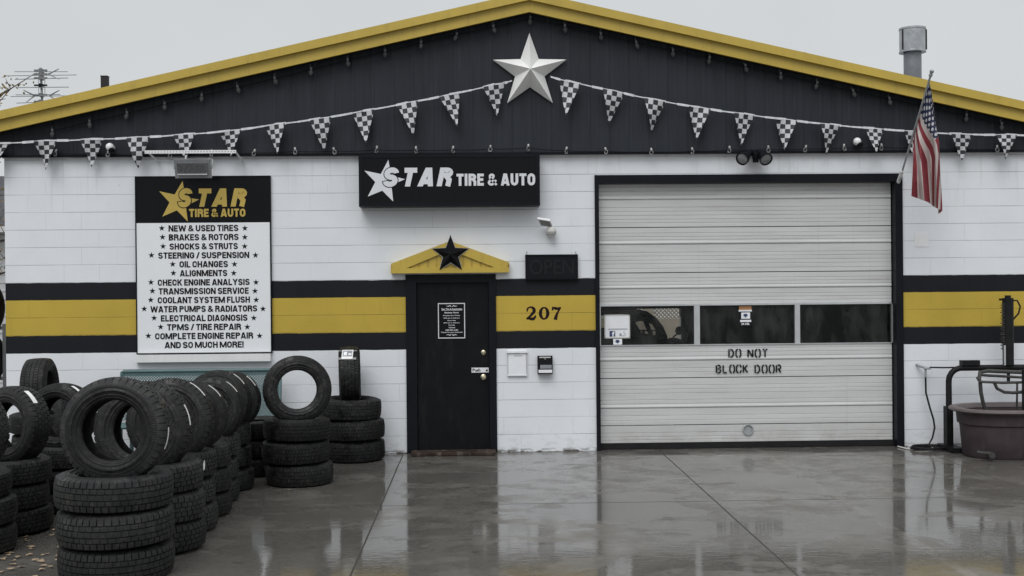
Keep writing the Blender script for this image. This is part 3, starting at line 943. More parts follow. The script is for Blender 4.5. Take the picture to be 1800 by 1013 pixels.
# stencilled warning: strokes with bridges
STEN = {
 'D': [[(0, -.04), (0, 1.04)], [(.26, 1), (.55, 1), (.86, .76), (.88, .5), (.86, .24), (.55, 0), (.26, 0)]],
 'O': [[(.40, 1), (.2, 1), (0, .8), (0, .2), (.2, 0), (.40, 0)], [(.60, 0), (.78, 0), (.95, .2), (.95, .8), (.78, 1), (.60, 1)]],
 'N': [[(0, 0), (0, 1)], [(.1, .95), (.82, .05)], [(.92, 0), (.92, 1)]],
 'T': [[(0, 1), (.36, 1)], [(.60, 1), (.95, 1)], [(.48, 0), (.48, .92)]],
 'B': [[(0, 0), (0, 1)], [(.22, 1), (.6, 1), (.8, .87), (.8, .67), (.62, .54)], [(.22, .52), (.5, .52)], [(.66, .47), (.86, .34), (.86, .14), (.64, 0), (.22, 0)]],
 'L': [[(0, .12), (0, 1)], [(0, 0), (.8, 0)]],
 'C': [[(.40, 1), (.2, 1), (0, .8), (0, .2), (.2, 0), (.40, 0)], [(.58, 0), (.75, 0), (.9, .15), (.9, .32)], [(.58, 1), (.75, 1), (.9, .85), (.9, .68)]],
 'K': [[(0, 0), (0, 1)], [(.2, .5), (.85, 1)], [(.34, .5), (.9, 0)]],
 'R': [[(0, 0), (0, 1)], [(.22, 1), (.62, 1), (.84, .86), (.84, .62), (.66, .48), (.22, .48)], [(.5, .40), (.88, 0)]],
}
stn = MB()
def stencil(txt, px0, px1, py0, py1):
    x0, x1, z0, z1 = pbox(px0, py0, px1, py1, GDY)
    wd = (x1 - x0) / (len(txt) - 0.30)
    for i, ch in enumerate(txt):
        for st in STEN.get(ch, []):
            stroke(stn, [(x0 + wd * (i + 0.70 * u), z0 + (z1 - z0) * v) for u, v in st], 0.0175, GDY - 0.014, 0.001)
stencil('DO', 1281, 1302, 614.5, 627.5)
stn.build('stencil_lettering', M['vinyl_black'], gd)
stn = MB()
stencil('NOT', 1314.5, 1349, 614.5, 627.5)
stn.build('stencil_lettering', M['vinyl_black'], gd)
stn = MB()
stencil('BLOCK', 1259, 1314.5, 642, 655)
stn.build('stencil_lettering', M['vinyl_black'], gd)
stn = MB()
stencil('DOOR', 1327, 1373, 642, 655)
stn.build('stencil_lettering', M['vinyl_black'], gd)

# stickers on the panes
def sheet(px0, py0, px1, py1, Y, th=0.002):
    b = pbox(px0, py0, px1, py1, Y)
    return MB().box(b[0], b[1], Y, Y + th, b[2], b[3])
GY = GDY + 0.014
st1 = sheet(1063, 554, 1107, 594.5, GY).build('web_sticker', M['paper'], gd)
bd = MB()
for q in ((1063, 553.5, 1107, 555.5), (1063, 593, 1107, 595), (1062.5, 553.5, 1064.5, 595), (1105.5, 553.5, 1107.5, 595)):
    b = pbox(*q, GY - 0.001); bd.box(b[0], b[1], GY - 0.002, GY - 0.0005, b[2], b[3])
bd.build('sticker_border', M['lightgrey'], st1)
fbx = sheet(1071.5, 582, 1081.5, 592, GY - 0.0015, 0.001).build('social_mark', M['printblue'], st1)
ft = MB(); add_text(ft, 'f', pbox(1075.5, 583, 1080.5, 592, GY - 0.003), GY - 0.003, 0, 0.04)
ft.build('mark_letter', M['paper'], st1)
th = MB()
b = pbox(1089, 586.5, 1092.5, 591, GY - 0.003); th.box(b[0], b[1], GY - 0.003, GY - 0.0015, b[2], b[3])
stroke(th, ppoly([(1093, 590.5), (1098, 590.5), (1100, 586.5), (1096.5, 586), (1097, 582.5)], GY), 0.006, GY - 0.003, 0.001)
th.build('thumb_mark', M['printgrey'], st1)
ln_ = MB(); b = pbox(1069, 578, 1103, 579.3, GY - 0.002); ln_.box(b[0], b[1], GY - 0.0025, GY - 0.0015, b[2], b[3])
ln_.build('sticker_line', M['printgrey'], st1)
def emblem(px, py, s, parent):
    m = MB()
    q = at(px, py, GY - 0.003); k = s / 150
    m.prism(ccw([(q.x - k, q.z), (q.x, q.z - k * .9), (q.x + k, q.z), (q.x + k * .55, q.z + k * .75), (q.x - k * .55, q.z + k * .75)]), GY - 0.003, GY - 0.0015)
    m.build('emblem', M['printblue'], parent)
st2 = sheet(1078, 596, 1093.5, 606, GY).build('member_sticker', M['paper'], gd); emblem(1085.5, 600.5, 4, st2)
st3 = sheet(1299, 538, 1321, 546.5, GY).build('orange_sticker', M['printorange'], gd)
sheet(1298.5, 545, 1321.5, 547.8, GY - 0.003, 0.001).build('sticker_band', M['paper'], st3)
st4 = sheet(1303, 549.5, 1318.5, 560.5, GY).build('member_sticker', M['paper'], gd); emblem(1310.5, 554.8, 4, st4)
sheet(1301, 562.5, 1320.5, 566.2, GY).build('hours_sticker', M['paper'], gd)
hs = MB(); add_text(hs, '24 HR.', pbox(1303, 567.5, 1318, 571.5, GY), GY, 0, 0.03)
hs.build('sticker_lettering', M['paper'], gd)

# ------------------------------------------------------------------ stars
ws = at(931, 127, -0.05)
star = empty('star_ornament', (ws.x, -0.05, ws.z), 'large white five-pointed metal star high on the dark gable', 'star')
m = MB(); star_solid(m, ws.x, ws.z + 0.0, 0.452, -0.068, 0.20, 0.40, 0.012)
m.build('star_face', M['star'], star)
m = MB(); m.tube([(ws.x - 0.1, -0.068, ws.z), (ws.x - 0.1, -0.02, ws.z)], 0.012); m.tube([(ws.x + 0.1, -0.068, ws.z), (ws.x + 0.1, -0.02, ws.z)], 0.012)
m.build('mounting_stud', M['galv'], star)
bs = at(792, 447.5, -0.13)
star2 = empty('star_ornament', (bs.x, -0.13, bs.z), 'small black five-pointed metal star on the yellow pediment over the door', 'star')
m = MB(); star_solid(m, bs.x, bs.z, 0.222, -0.108, 0.09, 0.42, 0.008)
m.build('star_face', M['black2'], star2)
m = MB()
p_ = star_poly(bs.x, bs.z, 0.232, 0.43)
m.prism(p_, -0.1085, -0.1055)
m.build('star_rim', M['galv'], star2)

# ------------------------------------------------------------------ services sign
SY = -0.03
sb = pbox(240.5, 311.5, 475, 620, SY)
sg = empty('services_sign', (sb[0], SY, sb[2]), 'tall white services list sign with black header and gold lettering', 'sign')
hb_ = at(357, 391.8, SY).z
MB().box(sb[0], sb[1], SY, 0, sb[2], hb_).build('list_panel', M['signwhite'], sg)
MB().box(sb[0], sb[1], SY - 0.0, 0, hb_, sb[3]).build('header_panel', M['black2'], sg)
fr_ = MB()
t_ = 0.013
fr_.box(sb[0] - t_, sb[0], SY - 0.006, 0, sb[2] - t_, sb[3] + t_)
fr_.box(sb[1], sb[1] + t_, SY - 0.006, 0, sb[2] - t_, sb[3] + t_)
fr_.box(sb[0], sb[1], SY - 0.006, 0, sb[2] - t_, sb[2])
fr_.box(sb[0], sb[1], SY - 0.006, 0, sb[3], sb[3] + t_)
fr_.build('sign_frame', M['black'], sg)
def zl(x, y): return (220 + x / 2.357, 230 + y / 2.357)
LINES = [('NEW & USED TIRES', 180, 469, 404, 152, 496), ('BRAKES & ROTORS', 181, 470, 441, 155, 496), ('SHOCKS & STRUTS', 184, 467, 479, 157, 495),
         ('STEERING / SUSPENSION', 137, 514, 516, 109, 540), ('OIL CHANGES', 225, 426, 553, 197, 453), ('ALIGNMENTS', 227, 423, 590, 200, 450),
         ('CHECK ENGINE ANALYSIS', 135, 516, 628, 107, 542), ('TRANSMISSION SERVICE', 139, 512, 664, 113, 538), ('COOLANT SYSTEM FLUSH', 135, 517, 701, 106, 543),
         ('WATER PUMPS & RADIATORS', 105, 547, 738, 79, 571), ('ELECTRICAL DIAGNOSIS', 148, 507, 776, 120, 533), ('TPMS / TIRE REPAIR', 174, 480, 813, 147, 506),
         ('COMPLETE ENGINE REPAIR', 124, 530, 850, 96, 557), ('AND SO MUCH MORE!', 164, 491, 887, None, None)]
for txt, xa, xb, yc, sa, sb2 in LINES:
    m = MB()
    p0, p1 = zl(xa, yc - 13), zl(xb, yc + 13)
    caps(m, txt, pbox(p0[0], p0[1], p1[0], p1[1], SY), SY - 0.002, 0.215)
    m.build('list_lettering', M['vinyl_black'], sg)
    for s_ in (sa, sb2):
        if s_ is None: continue
        q = at(*zl(s_, yc), SY)
        m = MB(); m.prism(star_poly(q.x, q.z, 0.037, 0.40), SY - 0.002, SY - 0.0005); m.build('list_star', M['vinyl_black'], sg)
def logo(root, starpts, sbox, tarbox, tabox, Y, mat):
    m = MB(); m.prism(ccw(ppoly(starpts, Y)), Y - 0.002, Y - 0.0003); m.build('logo_star', mat, root)
    m = MB(); caps(m, 'S', sbox, Y - 0.0035, 0.27, 0.2, extra=0.085); m.build('logo_outline', M['vinyl_black'], root)
    m = MB(); caps(m, 'S', sbox, Y - 0.0055, 0.27, 0.2); m.build('logo_initial', mat, root)
    m = MB(); caps(m, 'TAR', tarbox, Y - 0.003, 0.27, 0.22, 0.2); m.build('logo_lettering', mat, root)
    m = MB(); caps(m, 'TIRE & AUTO', tabox, Y - 0.003, 0.225); m.build('name_lettering', mat, root)
def z6(x, y): return (280 + x / 10, 310 + y / 10)
def zb6(a_, b_, c_, d_): return pbox(*z6(a_, b_), *z6(c_, d_), SY)
logo(sg, [z6(*q) for q in ((410, 85), (435, 225), (540, 385), (700, 408), (560, 480), (470, 545), (500, 795), (310, 600), (55, 710), (180, 460), (0, 265), (270, 322))],
     zb6(305, 210, 605, 550), zb6(635, 215, 1562, 535), zb6(525, 572, 1515, 715), SY, M['vinyl_gold'])

# ------------------------------------------------------------------ main sign box
BY = -0.24
bb = pbox(630.5, 270.5, 949, 362.5, BY)
ms = empty('shop_sign', (bb[0], BY, bb[2]), 'wide black sign box above the door with white shop name', 'sign')
MB().box(bb[0], bb[1], BY + 0.012, 0, bb[2], bb[3]).build('sign_cabinet', M['black'], ms)
m = MB(); r_ = 0.04
m.box(bb[0], bb[1], BY, BY + 0.012, bb[3] - r_, bb[3]); m.box(bb[0], bb[1], BY, BY + 0.012, bb[2], bb[2] + r_)
m.box(bb[0], bb[0] + r_, BY, BY + 0.012, bb[2] + r_, bb[3] - r_); m.box(bb[1] - r_, bb[1], BY, BY + 0.012, bb[2] + r_, bb[3] - r_)
m.build('retainer_frame', M['black'], ms)
FYs = BY + 0.006
MB().box(bb[0] + r_, bb[1] - r_, FYs, BY + 0.0119, bb[2] + r_, bb[3] - r_).build('sign_face', M['black2'], ms)
def z4(x, y): return (620 + x / 5.294, 250 + y / 5.294)
def zb4(a_, b_, c_, d_): return pbox(*z4(a_, b_), *z4(c_, d_), FYs)
logo(ms, [z4(*q) for q in ((332, 165), (345, 245), (405, 325), (487, 345), (420, 375), (362, 420), (377, 553), (275, 452), (140, 507), (210, 372), (108, 265), (262, 297))],
     zb4(270, 236, 443, 418), zb4(450, 238, 945, 412), zb4(966, 293, 1698, 405), FYs, M['vinyl_white'])

# ------------------------------------------------------------------ hours sign on the door
HY = 0.033
hb = pbox(770, 533, 817.5, 595, HY)
hsg = empty('hours_sign', (hb[0], HY, hb[2]), 'black business hours sign with white border on the black door', 'sign')
MB().box(hb[0], hb[1], HY - 0.003, HY + 0.002, hb[2], hb[3]).build('sign_panel', M['black2'], hsg)
m = MB(); t_ = 0.010
m.box(hb[0], hb[1], HY - 0.005, HY - 0.003, hb[3] - t_, hb[3]); m.box(hb[0], hb[1], HY - 0.005, HY - 0.003, hb[2], hb[2] + t_)
m.box(hb[0], hb[0] + t_, HY - 0.005, HY - 0.003, hb[2] + t_, hb[3] - t_); m.box(hb[1] - t_, hb[1], HY - 0.005, HY - 0.003, hb[2] + t_, hb[3] - t_)
m.build('sign_border', M['vinyl_white'], hsg)
def z2(x, y): return (760 + x / 13.5, 525 + y / 13.5)
m = MB()
for txt, xa, xb, ya, yb in (('Star Tire & Automotive', 218, 708, 228, 270), ('Business Hours', 290, 625, 315, 350), ('Monday thru Friday', 258, 655, 390, 420), ('8:00 am to 6:00 pm', 268, 648, 452, 480),
                            ('Saturday', 358, 560, 510, 536), ('8:00 am to 3:00 pm', 268, 648, 565, 592), ('Sunday', 382, 540, 620, 646), ('Closed', 386, 538, 675, 702),
                            ('208 250 6100', 312, 610, 732, 765), ('Thanks for your business!', 200, 718, 788, 820)):
    add_text(m, txt, pbox(*z2(xa, ya), *z2(xb, yb), HY - 0.004), HY - 0.0045, 0, 0.03, 0.001)
b = pbox(*z2(218, 275), *z2(708, 282), HY - 0.004); m.box(b[0], b[1], HY - 0.0045, HY - 0.0031, b[2], b[3])
for yy, sg_ in ((178, 1), (862, -1)):
    for s_ in (-1, 1):
        stroke(m, ppoly([z2(460 + s_ * 10, yy + 20 * sg_), z2(460 + s_ * 40, yy - 15 * sg_), z2(460 + s_ * 75, yy + 8 * sg_), z2(460 + s_ * 130, yy - 4 * sg_)], HY), [0.004, 0.01, 0.009, 0.002], HY - 0.0045, 0.001)
m.build('sign_lettering', M['vinyl_white'], hsg)

# ------------------------------------------------------------------ OPEN sign
OY = -0.055
ob = pbox(923.5, 447.5, 1016, 491.5, OY)
op = empty('open_sign', (ob[0], OY, ob[2]), 'unlit black OPEN sign hanging on the wall right of the door', 'sign')
m = MB(); m.box(ob[0], ob[1], OY + 0.006, -0.004, ob[2], ob[3])
m.build('sign_case', M['black'], op)
m = MB(); t_ = 0.02
m.box(ob[0], ob[1], OY, OY + 0.006, ob[3] - t_, ob[3]); m.box(ob[0], ob[1], OY, OY + 0.006, ob[2], ob[2] + t_)
m.box(ob[0], ob[0] + t_, OY, OY + 0.006, ob[2] + t_, ob[3] - t_); m.box(ob[1] - t_, ob[1], OY, OY + 0.006, ob[2] + t_, ob[3] - t_)
m.build('case_rim', M['black2'], op)
M['openled'] = paint('unlit led letters', (0.0165, 0.0165, 0.018), 0.45, 0.1, 20)
m = MB(); add_text(m, 'OPEN', (ob[0] + 0.05, ob[1] - 0.05, ob[2] + 0.06, ob[3] - 0.06), OY + 0.003, 0, 0.0, 0.002)
m.build('led_lettering', M['openled'], op)
m = MB()
for px in (926, 1012): q = at(px, 446, -0.02); m.tube([(q.x, -0.02, q.z - 0.01), (q.x, -0.02, q.z + 0.02), (q.x, 0.0, q.z + 0.025)], 0.004, 6)
m.build('hook', M['galv'], op)

# ------------------------------------------------------------------ literature holder, card box
hy = -0.03
hb = pbox(891.5, 615.5, 926.5, 661, hy)
lh = empty('paper_holder', (hb[0], hy, hb[2]), 'clear wall pocket holding white paper right of the door', 'paper holder')
MB().box(hb[0] + 0.004, hb[1] - 0.004, -0.008, 0, hb[2] + 0.008, hb[3]).build('backing', M['paper'], lh)
MB().box(hb[0] + 0.012, hb[1] - 0.012, -0.027, -0.022, hb[2] + 0.014, hb[3] - 0.036).build('paper', M['paper'], lh)
m = MB(); m.box(hb[0], hb[0] + 0.005, hy, -0.0082, hb[2], hb[3] - 0.03); m.box(hb[1] - 0.005, hb[1], hy, -0.0082, hb[2], hb[3] - 0.03)
m.box(hb[0] + 0.005, hb[1] - 0.005, hy, -0.0082, hb[2], hb[2] + 0.014)
m.box(hb[0] - 0.004, hb[1] + 0.004, -0.045, -0.0082, hb[3] - 0.034, hb[3] - 0.012)
m.build('pocket', M['paper'], lh)
m = MB(); q = at(908, 621, -0.02); m.box(q.x - 0.022, q.x + 0.022, -0.0295, -0.0272, q.z - 0.006, q.z + 0.003)
b = pbox(903, 625.2, 918, 626, -0.02); m.box(b[0], b[1], -0.0295, -0.0272, b[2], b[3])
m.build('print', M['printgrey'], lh)
cb = pbox(945, 626, 971.5, 657.5, -0.07)
cbx = empty('card_box', (cb[0], -0.07, cb[2]), 'small black drop box with white label on the white wall right of the door', 'wall box')
m = MB()
def wedge(x0, x1, z0, z1, yt, yb_): m.add([(x0, yb_, z0), (x1, yb_, z0), (x1, 0, z0), (x0, 0, z0), (x0, yt, z1), (x1, yt, z1), (x1, 0, z1), (x0, 0, z1)], [(0, 3, 2, 1), (4, 5, 6, 7), (0, 1, 5, 4), (1, 2, 6, 5), (2, 3, 7, 6), (3, 0, 4, 7)])
wedge(cb[0], cb[1], cb[2], cb[3], -0.045, -0.085)
m.build('box_body', M['black2'], cbx)
m = MB(); m.box(cb[0] + 0.022, cb[1] - 0.022, -0.052, -0.049, cb[3] - 0.024, cb[3] - 0.010); m.build('slot_label', M['lightgrey'], cbx)
m = MB(); m.box(cb[0] + 0.01, cb[1] - 0.008, -0.088, -0.084, cb[2] + 0.014, cb[2] + 0.05); m.build('white_label', M['paper'], cbx)
m = MB(); m.box(cb[0] + 0.03, cb[1] - 0.012, -0.08, -0.071, cb[2] + 0.062, cb[2] + 0.105); m.build('cards', M['printgrey'], cbx)
m = MB(); m.lathe([(0, 0), (0.008, 0), (0.008, 0.006), (0, 0.007)], ((cb[0] + cb[1]) / 2, -0.055, cb[3] - 0.036), 12, (0, -1, 0)); m.build('lock', M['galv'], cbx)

# ------------------------------------------------------------------ door step board
d0, d1 = ground(721, 806), ground(872, 806)
st = MB()
def board(u, v):
    return None
yb0 = -0.26
st.box(d0.x, d1.x, yb0, -0.03, 0.004, 0.042)
bo = st.build('step_board', M['plank'])
bv = bo.modifiers.new('bevel', 'BEVEL'); bv.width = 0.006; bv.segments = 2
tag(bo, 'worn dark brown board lying at the foot of the black door', 'door step')

# ------------------------------------------------------------------ flood light and perforated bars over the services sign
q0, q1 = at(256, 268.5, -0.42), at(416, 264.5, -0.42)
fl_ = empty('sign_flood_light', (q0.x, -0.1, q0.z), 'finned flood light under a white perforated bar above the services sign', 'flood light')
m = MB()
for yy in (-0.46,):
    m.box(q0.x, q1.x, yy, yy + 0.004, q0.z - 0.016, q0.z + 0.020)
    m.box(q0.x, q1.x, yy + 0.004, yy + 0.035, q0.z + 0.016, q0.z + 0.020)
br_ = m.build('perforated_bar', M['white'], fl_)
m = MB()
nh = 30
for k in range(nh):
    xk = q0.x + (q1.x - q0.x) * (k + 0.5) / nh
    m.box(xk - 0.008, xk + 0.008, -0.4605, -0.459, q0.z - 0.003, q0.z + 0.006)
m.build('perforation', M['printgrey'], br_)
for xe in (q0.x + 0.03, q1.x - 0.012):
    m = MB(); m.obox((xe, -0.23, q0.z - 0.03), (0.012, 0, 0), (0, 0.215, -0.022 * 1.6), (0, 0.001, 0.003)); m.build('bracket_arm', M['white'], fl_)
m = MB()
f0, f1, f2, f3 = at(311, 281, -0.38), at(369, 279.5, -0.38), at(372, 309.5, -0.22), at(305, 312, -0.22)
cx_ = (f0.x + f1.x + f2.x + f3.x) / 4
top, bot = f0.z, f3.z
ctr = Vector((cx_, -0.30, (top + bot) / 2))
ax_ = Vector((1, 0, 0.0)); up_ = Vector((0, -0.06, top - bot)).normalized(); nm = ax_.cross(up_)   # nm points to the rear top
H_ = 0.11; W_ = 0.205
m.obox(ctr, ax_ * W_, up_ * H_, nm * 0.012)
housing = m.build('lamp_rim', M['greypaint'], fl_)
m = MB(); m.obox(ctr + nm * 0.028 + up_ * 0.0, ax_ * (W_ - 0.035), up_ * (H_ - 0.04), nm * 0.016)
for k in range(24):
    xx = -W_ + 0.045 + (2 * W_ - 0.09) * k / 23
    m.obox(ctr + nm * 0.056 + ax_ * xx + up_ * 0.02, ax_ * 0.0026, up_ * (H_ - 0.055), nm * 0.014)
m.build('heat_sink', M['lens'], fl_)
m = MB(); m.obox(ctr + nm * 0.05 - up_ * 0.055, ax_ * (W_ - 0.04), up_ * 0.006, nm * 0.012); m.build('trim_strip', M['white'], fl_)
m = MB()
for s_ in (-1, 1):
    m.tube([ctr + ax_ * (s_ * (W_ + 0.006)), ctr + ax_ * (s_ * (W_ + 0.006)) + Vector((0, 0.06, 0.10)), Vector((ctr.x + s_ * 0.1, -0.02, top + 0.06))], 0.009, 6)
m.build('yoke', M['greypaint'], fl_)

# ------------------------------------------------------------------ motion sensor light
q = at(968, 405, -0.06)
ml = empty('motion_light', (q.x, 0, q.z), 'small white sensor light with tilted lamp head above the OPEN sign', 'wall light')
m = MB(); m.lathe([(0, 0.0), (0.052, 0.0), (0.052, 0.02), (0.03, 0.03), (0.02, 0.05), (0, 0.05)], (q.x, 0.0, q.z + 0.01), 24, (0, -1, 0)); m.build('mount_plate', M['white'], ml, smooth=35)
m = MB(); m.lathe([(0, -0.07), (0.035, -0.066), (0.045, -0.045), (0.055, -0.03), (0.062, -0.01), (0.058, 0.015), (0.045, 0.045), (0.025, 0.058), (0, 0.06)], (q.x + 0.004, -0.08, q.z - 0.015), 24)
sens = m.build('sensor_body', M['lightgrey'], ml, smooth=40)
m = MB(); m.lathe([(0.0626, -0.012), (0.0626, -0.006)], (q.x + 0.004, -0.08, q.z - 0.015), 24); m.lathe([(0.0565, -0.034), (0.0575, -0.028)], (q.x + 0.004, -0.08, q.z - 0.015), 24)
m.build('sensor_groove', M['printgrey'], sens)
hc = at(958.5, 391, -0.12)
m = MB(); m.obox(hc, (0.072, 0, -0.012), (0.02, 0.05, -0.035), (0, -0.008, -0.012)); hd = m.build('lamp_head', M['white'], ml)
m = MB(); m.obox(hc + Vector((0, -0.009, -0.0135)), (0.058, 0, -0.010), (0.015, 0.038, -0.027), (0, -0.002, -0.003)); m.build('lamp_lens', M['lens'], hd)
m = MB(); m.tube([hc + Vector((0.05, 0.02, 0)), (q.x, -0.05, q.z + 0.03)], 0.014, 8); m.build('lamp_arm', M['white'], ml)

# ------------------------------------------------------------------ twin flood light over the garage door
q = at(1325, 270, -0.05)
tw_ = empty('twin_flood_light', (q.x, 0, q.z), 'black twin head flood light above the white garage door', 'flood light')
m = MB(); m.box(q.x - 0.10, q.x + 0.10, -0.10, -0.0, q.z - 0.02, q.z + 0.03); m.build('light_base', M['black'], tw_)
for s_, px, py in ((-1, 1304, 280), (1, 1347, 281)):
    tip = at(px, py, -0.26); basep = Vector((q.x + s_ * 0.06, -0.12, q.z + 0.005))
    dr = (tip - basep); ln2 = dr.length
    m = MB(); m.lathe([(0, -0.03), (0.028, -0.03), (0.036, 0.0), (0.042, ln2 * 0.35), (0.075, ln2 * 0.8), (0.078, ln2), (0.070, ln2), (0.066, ln2 * 0.92)], basep, 24, dr)
    hd = m.build('lamp_head', M['black'], tw_, smooth=40)
    m = MB(); m.lathe([(0.067, ln2 * 0.93), (0.05, ln2 * 0.97), (0, ln2 * 0.985)], basep, 24, dr); m.build('lamp_lens', M['lens'], hd, smooth=60)
m = MB(); m.lathe([(0, -0.085), (0.035, -0.085), (0.035, -0.05), (0.045, -0.03), (0.045, 0.03), (0, 0.03)], (q.x, -0.14, q.z - 0.03), 20)
m.build('motion_sensor', M['black2'], tw_, smooth=35)

# ------------------------------------------------------------------ dome cameras on the gable
for px, py, lab in ((195.5, 260, 'white round security camera on the gable above the left wall'), (1507.5, 250.5, 'white round security camera on the gable near the flag')):
    q = at(px, py, -0.10)
    o = empty('security_camera', (q.x, -0.05, q.z), lab, 'camera', 'security cameras on the gable')
    m = MB(); m.lathe([(0, 0), (0.034, 0), (0.034, 0.02), (0.044, 0.05), (0.046, 0.075), (0.036, 0.10), (0.02, 0.11), (0, 0.112)], (q.x, -0.05, q.z), 20, (-0.15, -1, 0.12)); m.build('camera_shell', M['white'], o, smooth=45)
    m = MB(); m.lathe([(0, -0.01), (0.034, 0.0), (0.036, 0.02), (0.02, 0.034), (0, 0.036)], (q.x + 0.014, -0.13, q.z - 0.028), 18, (0.2, -0.8, -0.7)); m.build('camera_lens', M['black2'], o, smooth=45)

# ------------------------------------------------------------------ pennant strings
def pennant_mat():
    t = NT('checkered pennant cloth')
    uv = t.n('ShaderNodeTexCoord').outputs['UV']
    u, v, _ = t.xyz(uv)
    s = t.math('ADD', t.math('FLOOR', t.math('MULTIPLY', u, 4.4)), t.math('FLOOR', t.math('MULTIPLY', v, 6.6)))
    ch = t.math('GREATER_THAN', t.math('ABSOLUTE', t.math('MODULO', s, 2.0)), 0.5)
    n_ = t.rng(t.noise(uv, 9, 3), 0.3, 0.7)
    wcol = t.mix(n_, (0.50, 0.51, 0.54), (0.66, 0.67, 0.69))
    c = t.mix(ch, (0.022, 0.023, 0.028), wcol)
    tl = t.n('ShaderNodeBsdfTranslucent'); t.link(c, tl.inputs[0])
    mx = t.n('ShaderNodeMixShader'); mx.inputs[0].default_value = 0.18
    t.set(Base_Color=c, Roughness=0.6)
    t.link(t.b.outputs[0], mx.inputs[1]); t.link(tl.outputs[0], mx.inputs[2]); t.link(mx.outputs[0], t.out.inputs[0])
    return t.m
M['pennant'] = pennant_mat()
PY = -0.15
LEFTP = [((-2, 252), (-14, 300), 36), ((80, 247), (80, 299), 40), ((161, 244.5), (161, 294), 40), ((243, 241), (243, 296), 42), ((323, 236), (325, 284), 38), ((404, 229.5), (408, 277), 38),
         ((483, 218.5), (489, 273), 38), ((563, 208), (570, 266), 38), ((638, 195), (644, 253), 40), ((716, 180.5), (727, 240), 38), ((790, 166), (804, 223), 38), ((868, 148.5), (874, 204), 38)]
RIGHTP = [((1002, 143), (994, 205), 37), ((1079, 159.5), (1071, 217), 38), ((1151, 175), (1145, 234), 36), ((1230, 188.5), (1223, 248), 38), ((1308, 200), (1303, 257), 38), ((1382, 209.5), (1377, 265), 37),
          ((1459, 218.5), (1454, 272), 37), ((1537, 225.5), (1538, 271), 34), ((1607, 230.5), (1607, 278), 36), ((1690, 235.5), (1692, 282), 38), ((1769, 236.5), (1768, 280), 36), ((1846, 238), (1846, 284), 38)]
def pennants(lst, ends, label):
    a_ = at(*ends[0], PY); b_ = at(*ends[1], PY)
    root = empty('pennant_string', a_, label, 'bunting', 'pennant strings on the gable')
    pts = [at(*ends[0], PY)] + [at(t[0][0], t[0][1], PY) for t in lst] + [at(*ends[1], PY)]
    fine = []
    for i in range(len(pts) - 1):
        for k in range(4):
            f = k / 4
            p = pts[i].lerp(pts[i + 1], f)
            fine.append(p + Vector((0, -0.005 * math.sin(7 * i + k), -0.008 * math.sin(PI * f))))
    fine.append(pts[-1])
    m = MB()
    for i in range(len(fine) - 1):
        p, q = fine[i], fine[i + 1]
        hh = 0.010 + 0.004 * math.sin(i * 2.3)
        m.add([p + Vector((0, 0, hh)), q + Vector((0, 0, hh)), q - Vector((0, 0, hh)), p - Vector((0, 0, hh)), p + Vector((0, 0.003, hh)), q + Vector((0, 0.003, hh)), q + Vector((0, 0.003, -hh)), p + Vector((0, 0.003, -hh))],
              [(3, 2, 1, 0), (4, 5, 6, 7), (0, 1, 5, 4), (2, 3, 7, 6)])
    m.build('tape', M['cord'], root)
    for i, (tp, tip, wpx) in enumerate(lst):
        c_ = at(tp[0], tp[1] + 1, PY)
        t1 = at(tip[0], tip[1], PY - random.uniform(-0.02, 0.05))
        wd = wpx / 150 / 2
        prv, nx = pts[i], pts[i + 2]
        slope = (nx.z - prv.z) / max(0.01, nx.x - prv.x)
        ph = random.uniform(0, 6.28); am = random.uniform(0.015, 0.045); twst = random.uniform(-0.7, 0.7); wd *= random.uniform(0.93, 1.06)
        def fn(u, v, c_=c_, t1=t1, wd=wd, slope=slope, ph=ph, am=am, twst=twst):
            s_ = (u - 0.5) * 2 * wd * (1 - v * 0.985)
            cw_ = math.cos(twst * v); sy_ = s_ * math.sin(twst * v); s_ *= cw_
            cx2 = c_.lerp(t1, v)
            yy = am * math.sin(ph + 3.0 * (u - 0.5) * (1 - v) + 2.5 * v) * (0.25 + v)
            return Vector((cx2.x + s_, cx2.y - 0.006 + yy + sy_, cx2.z + s_ * slope * (1 - v)))
        def uvf(u, v): return (0.5 + (u - 0.5) * (1 - v * 0.985) + 0.03 * math.sin(i), v)
        m = MB(); m.grid(fn, 8, 12, uvf)
        m.build('pennant', M['pennant'], root, smooth=60)
pennants(LEFTP, ((-60, 254), (900, 142)), 'checkered pennant string running from the white star to the left end')
pennants(RIGHTP, ((968, 135), (1880, 238)), 'checkered pennant string running from the white star to the right end')

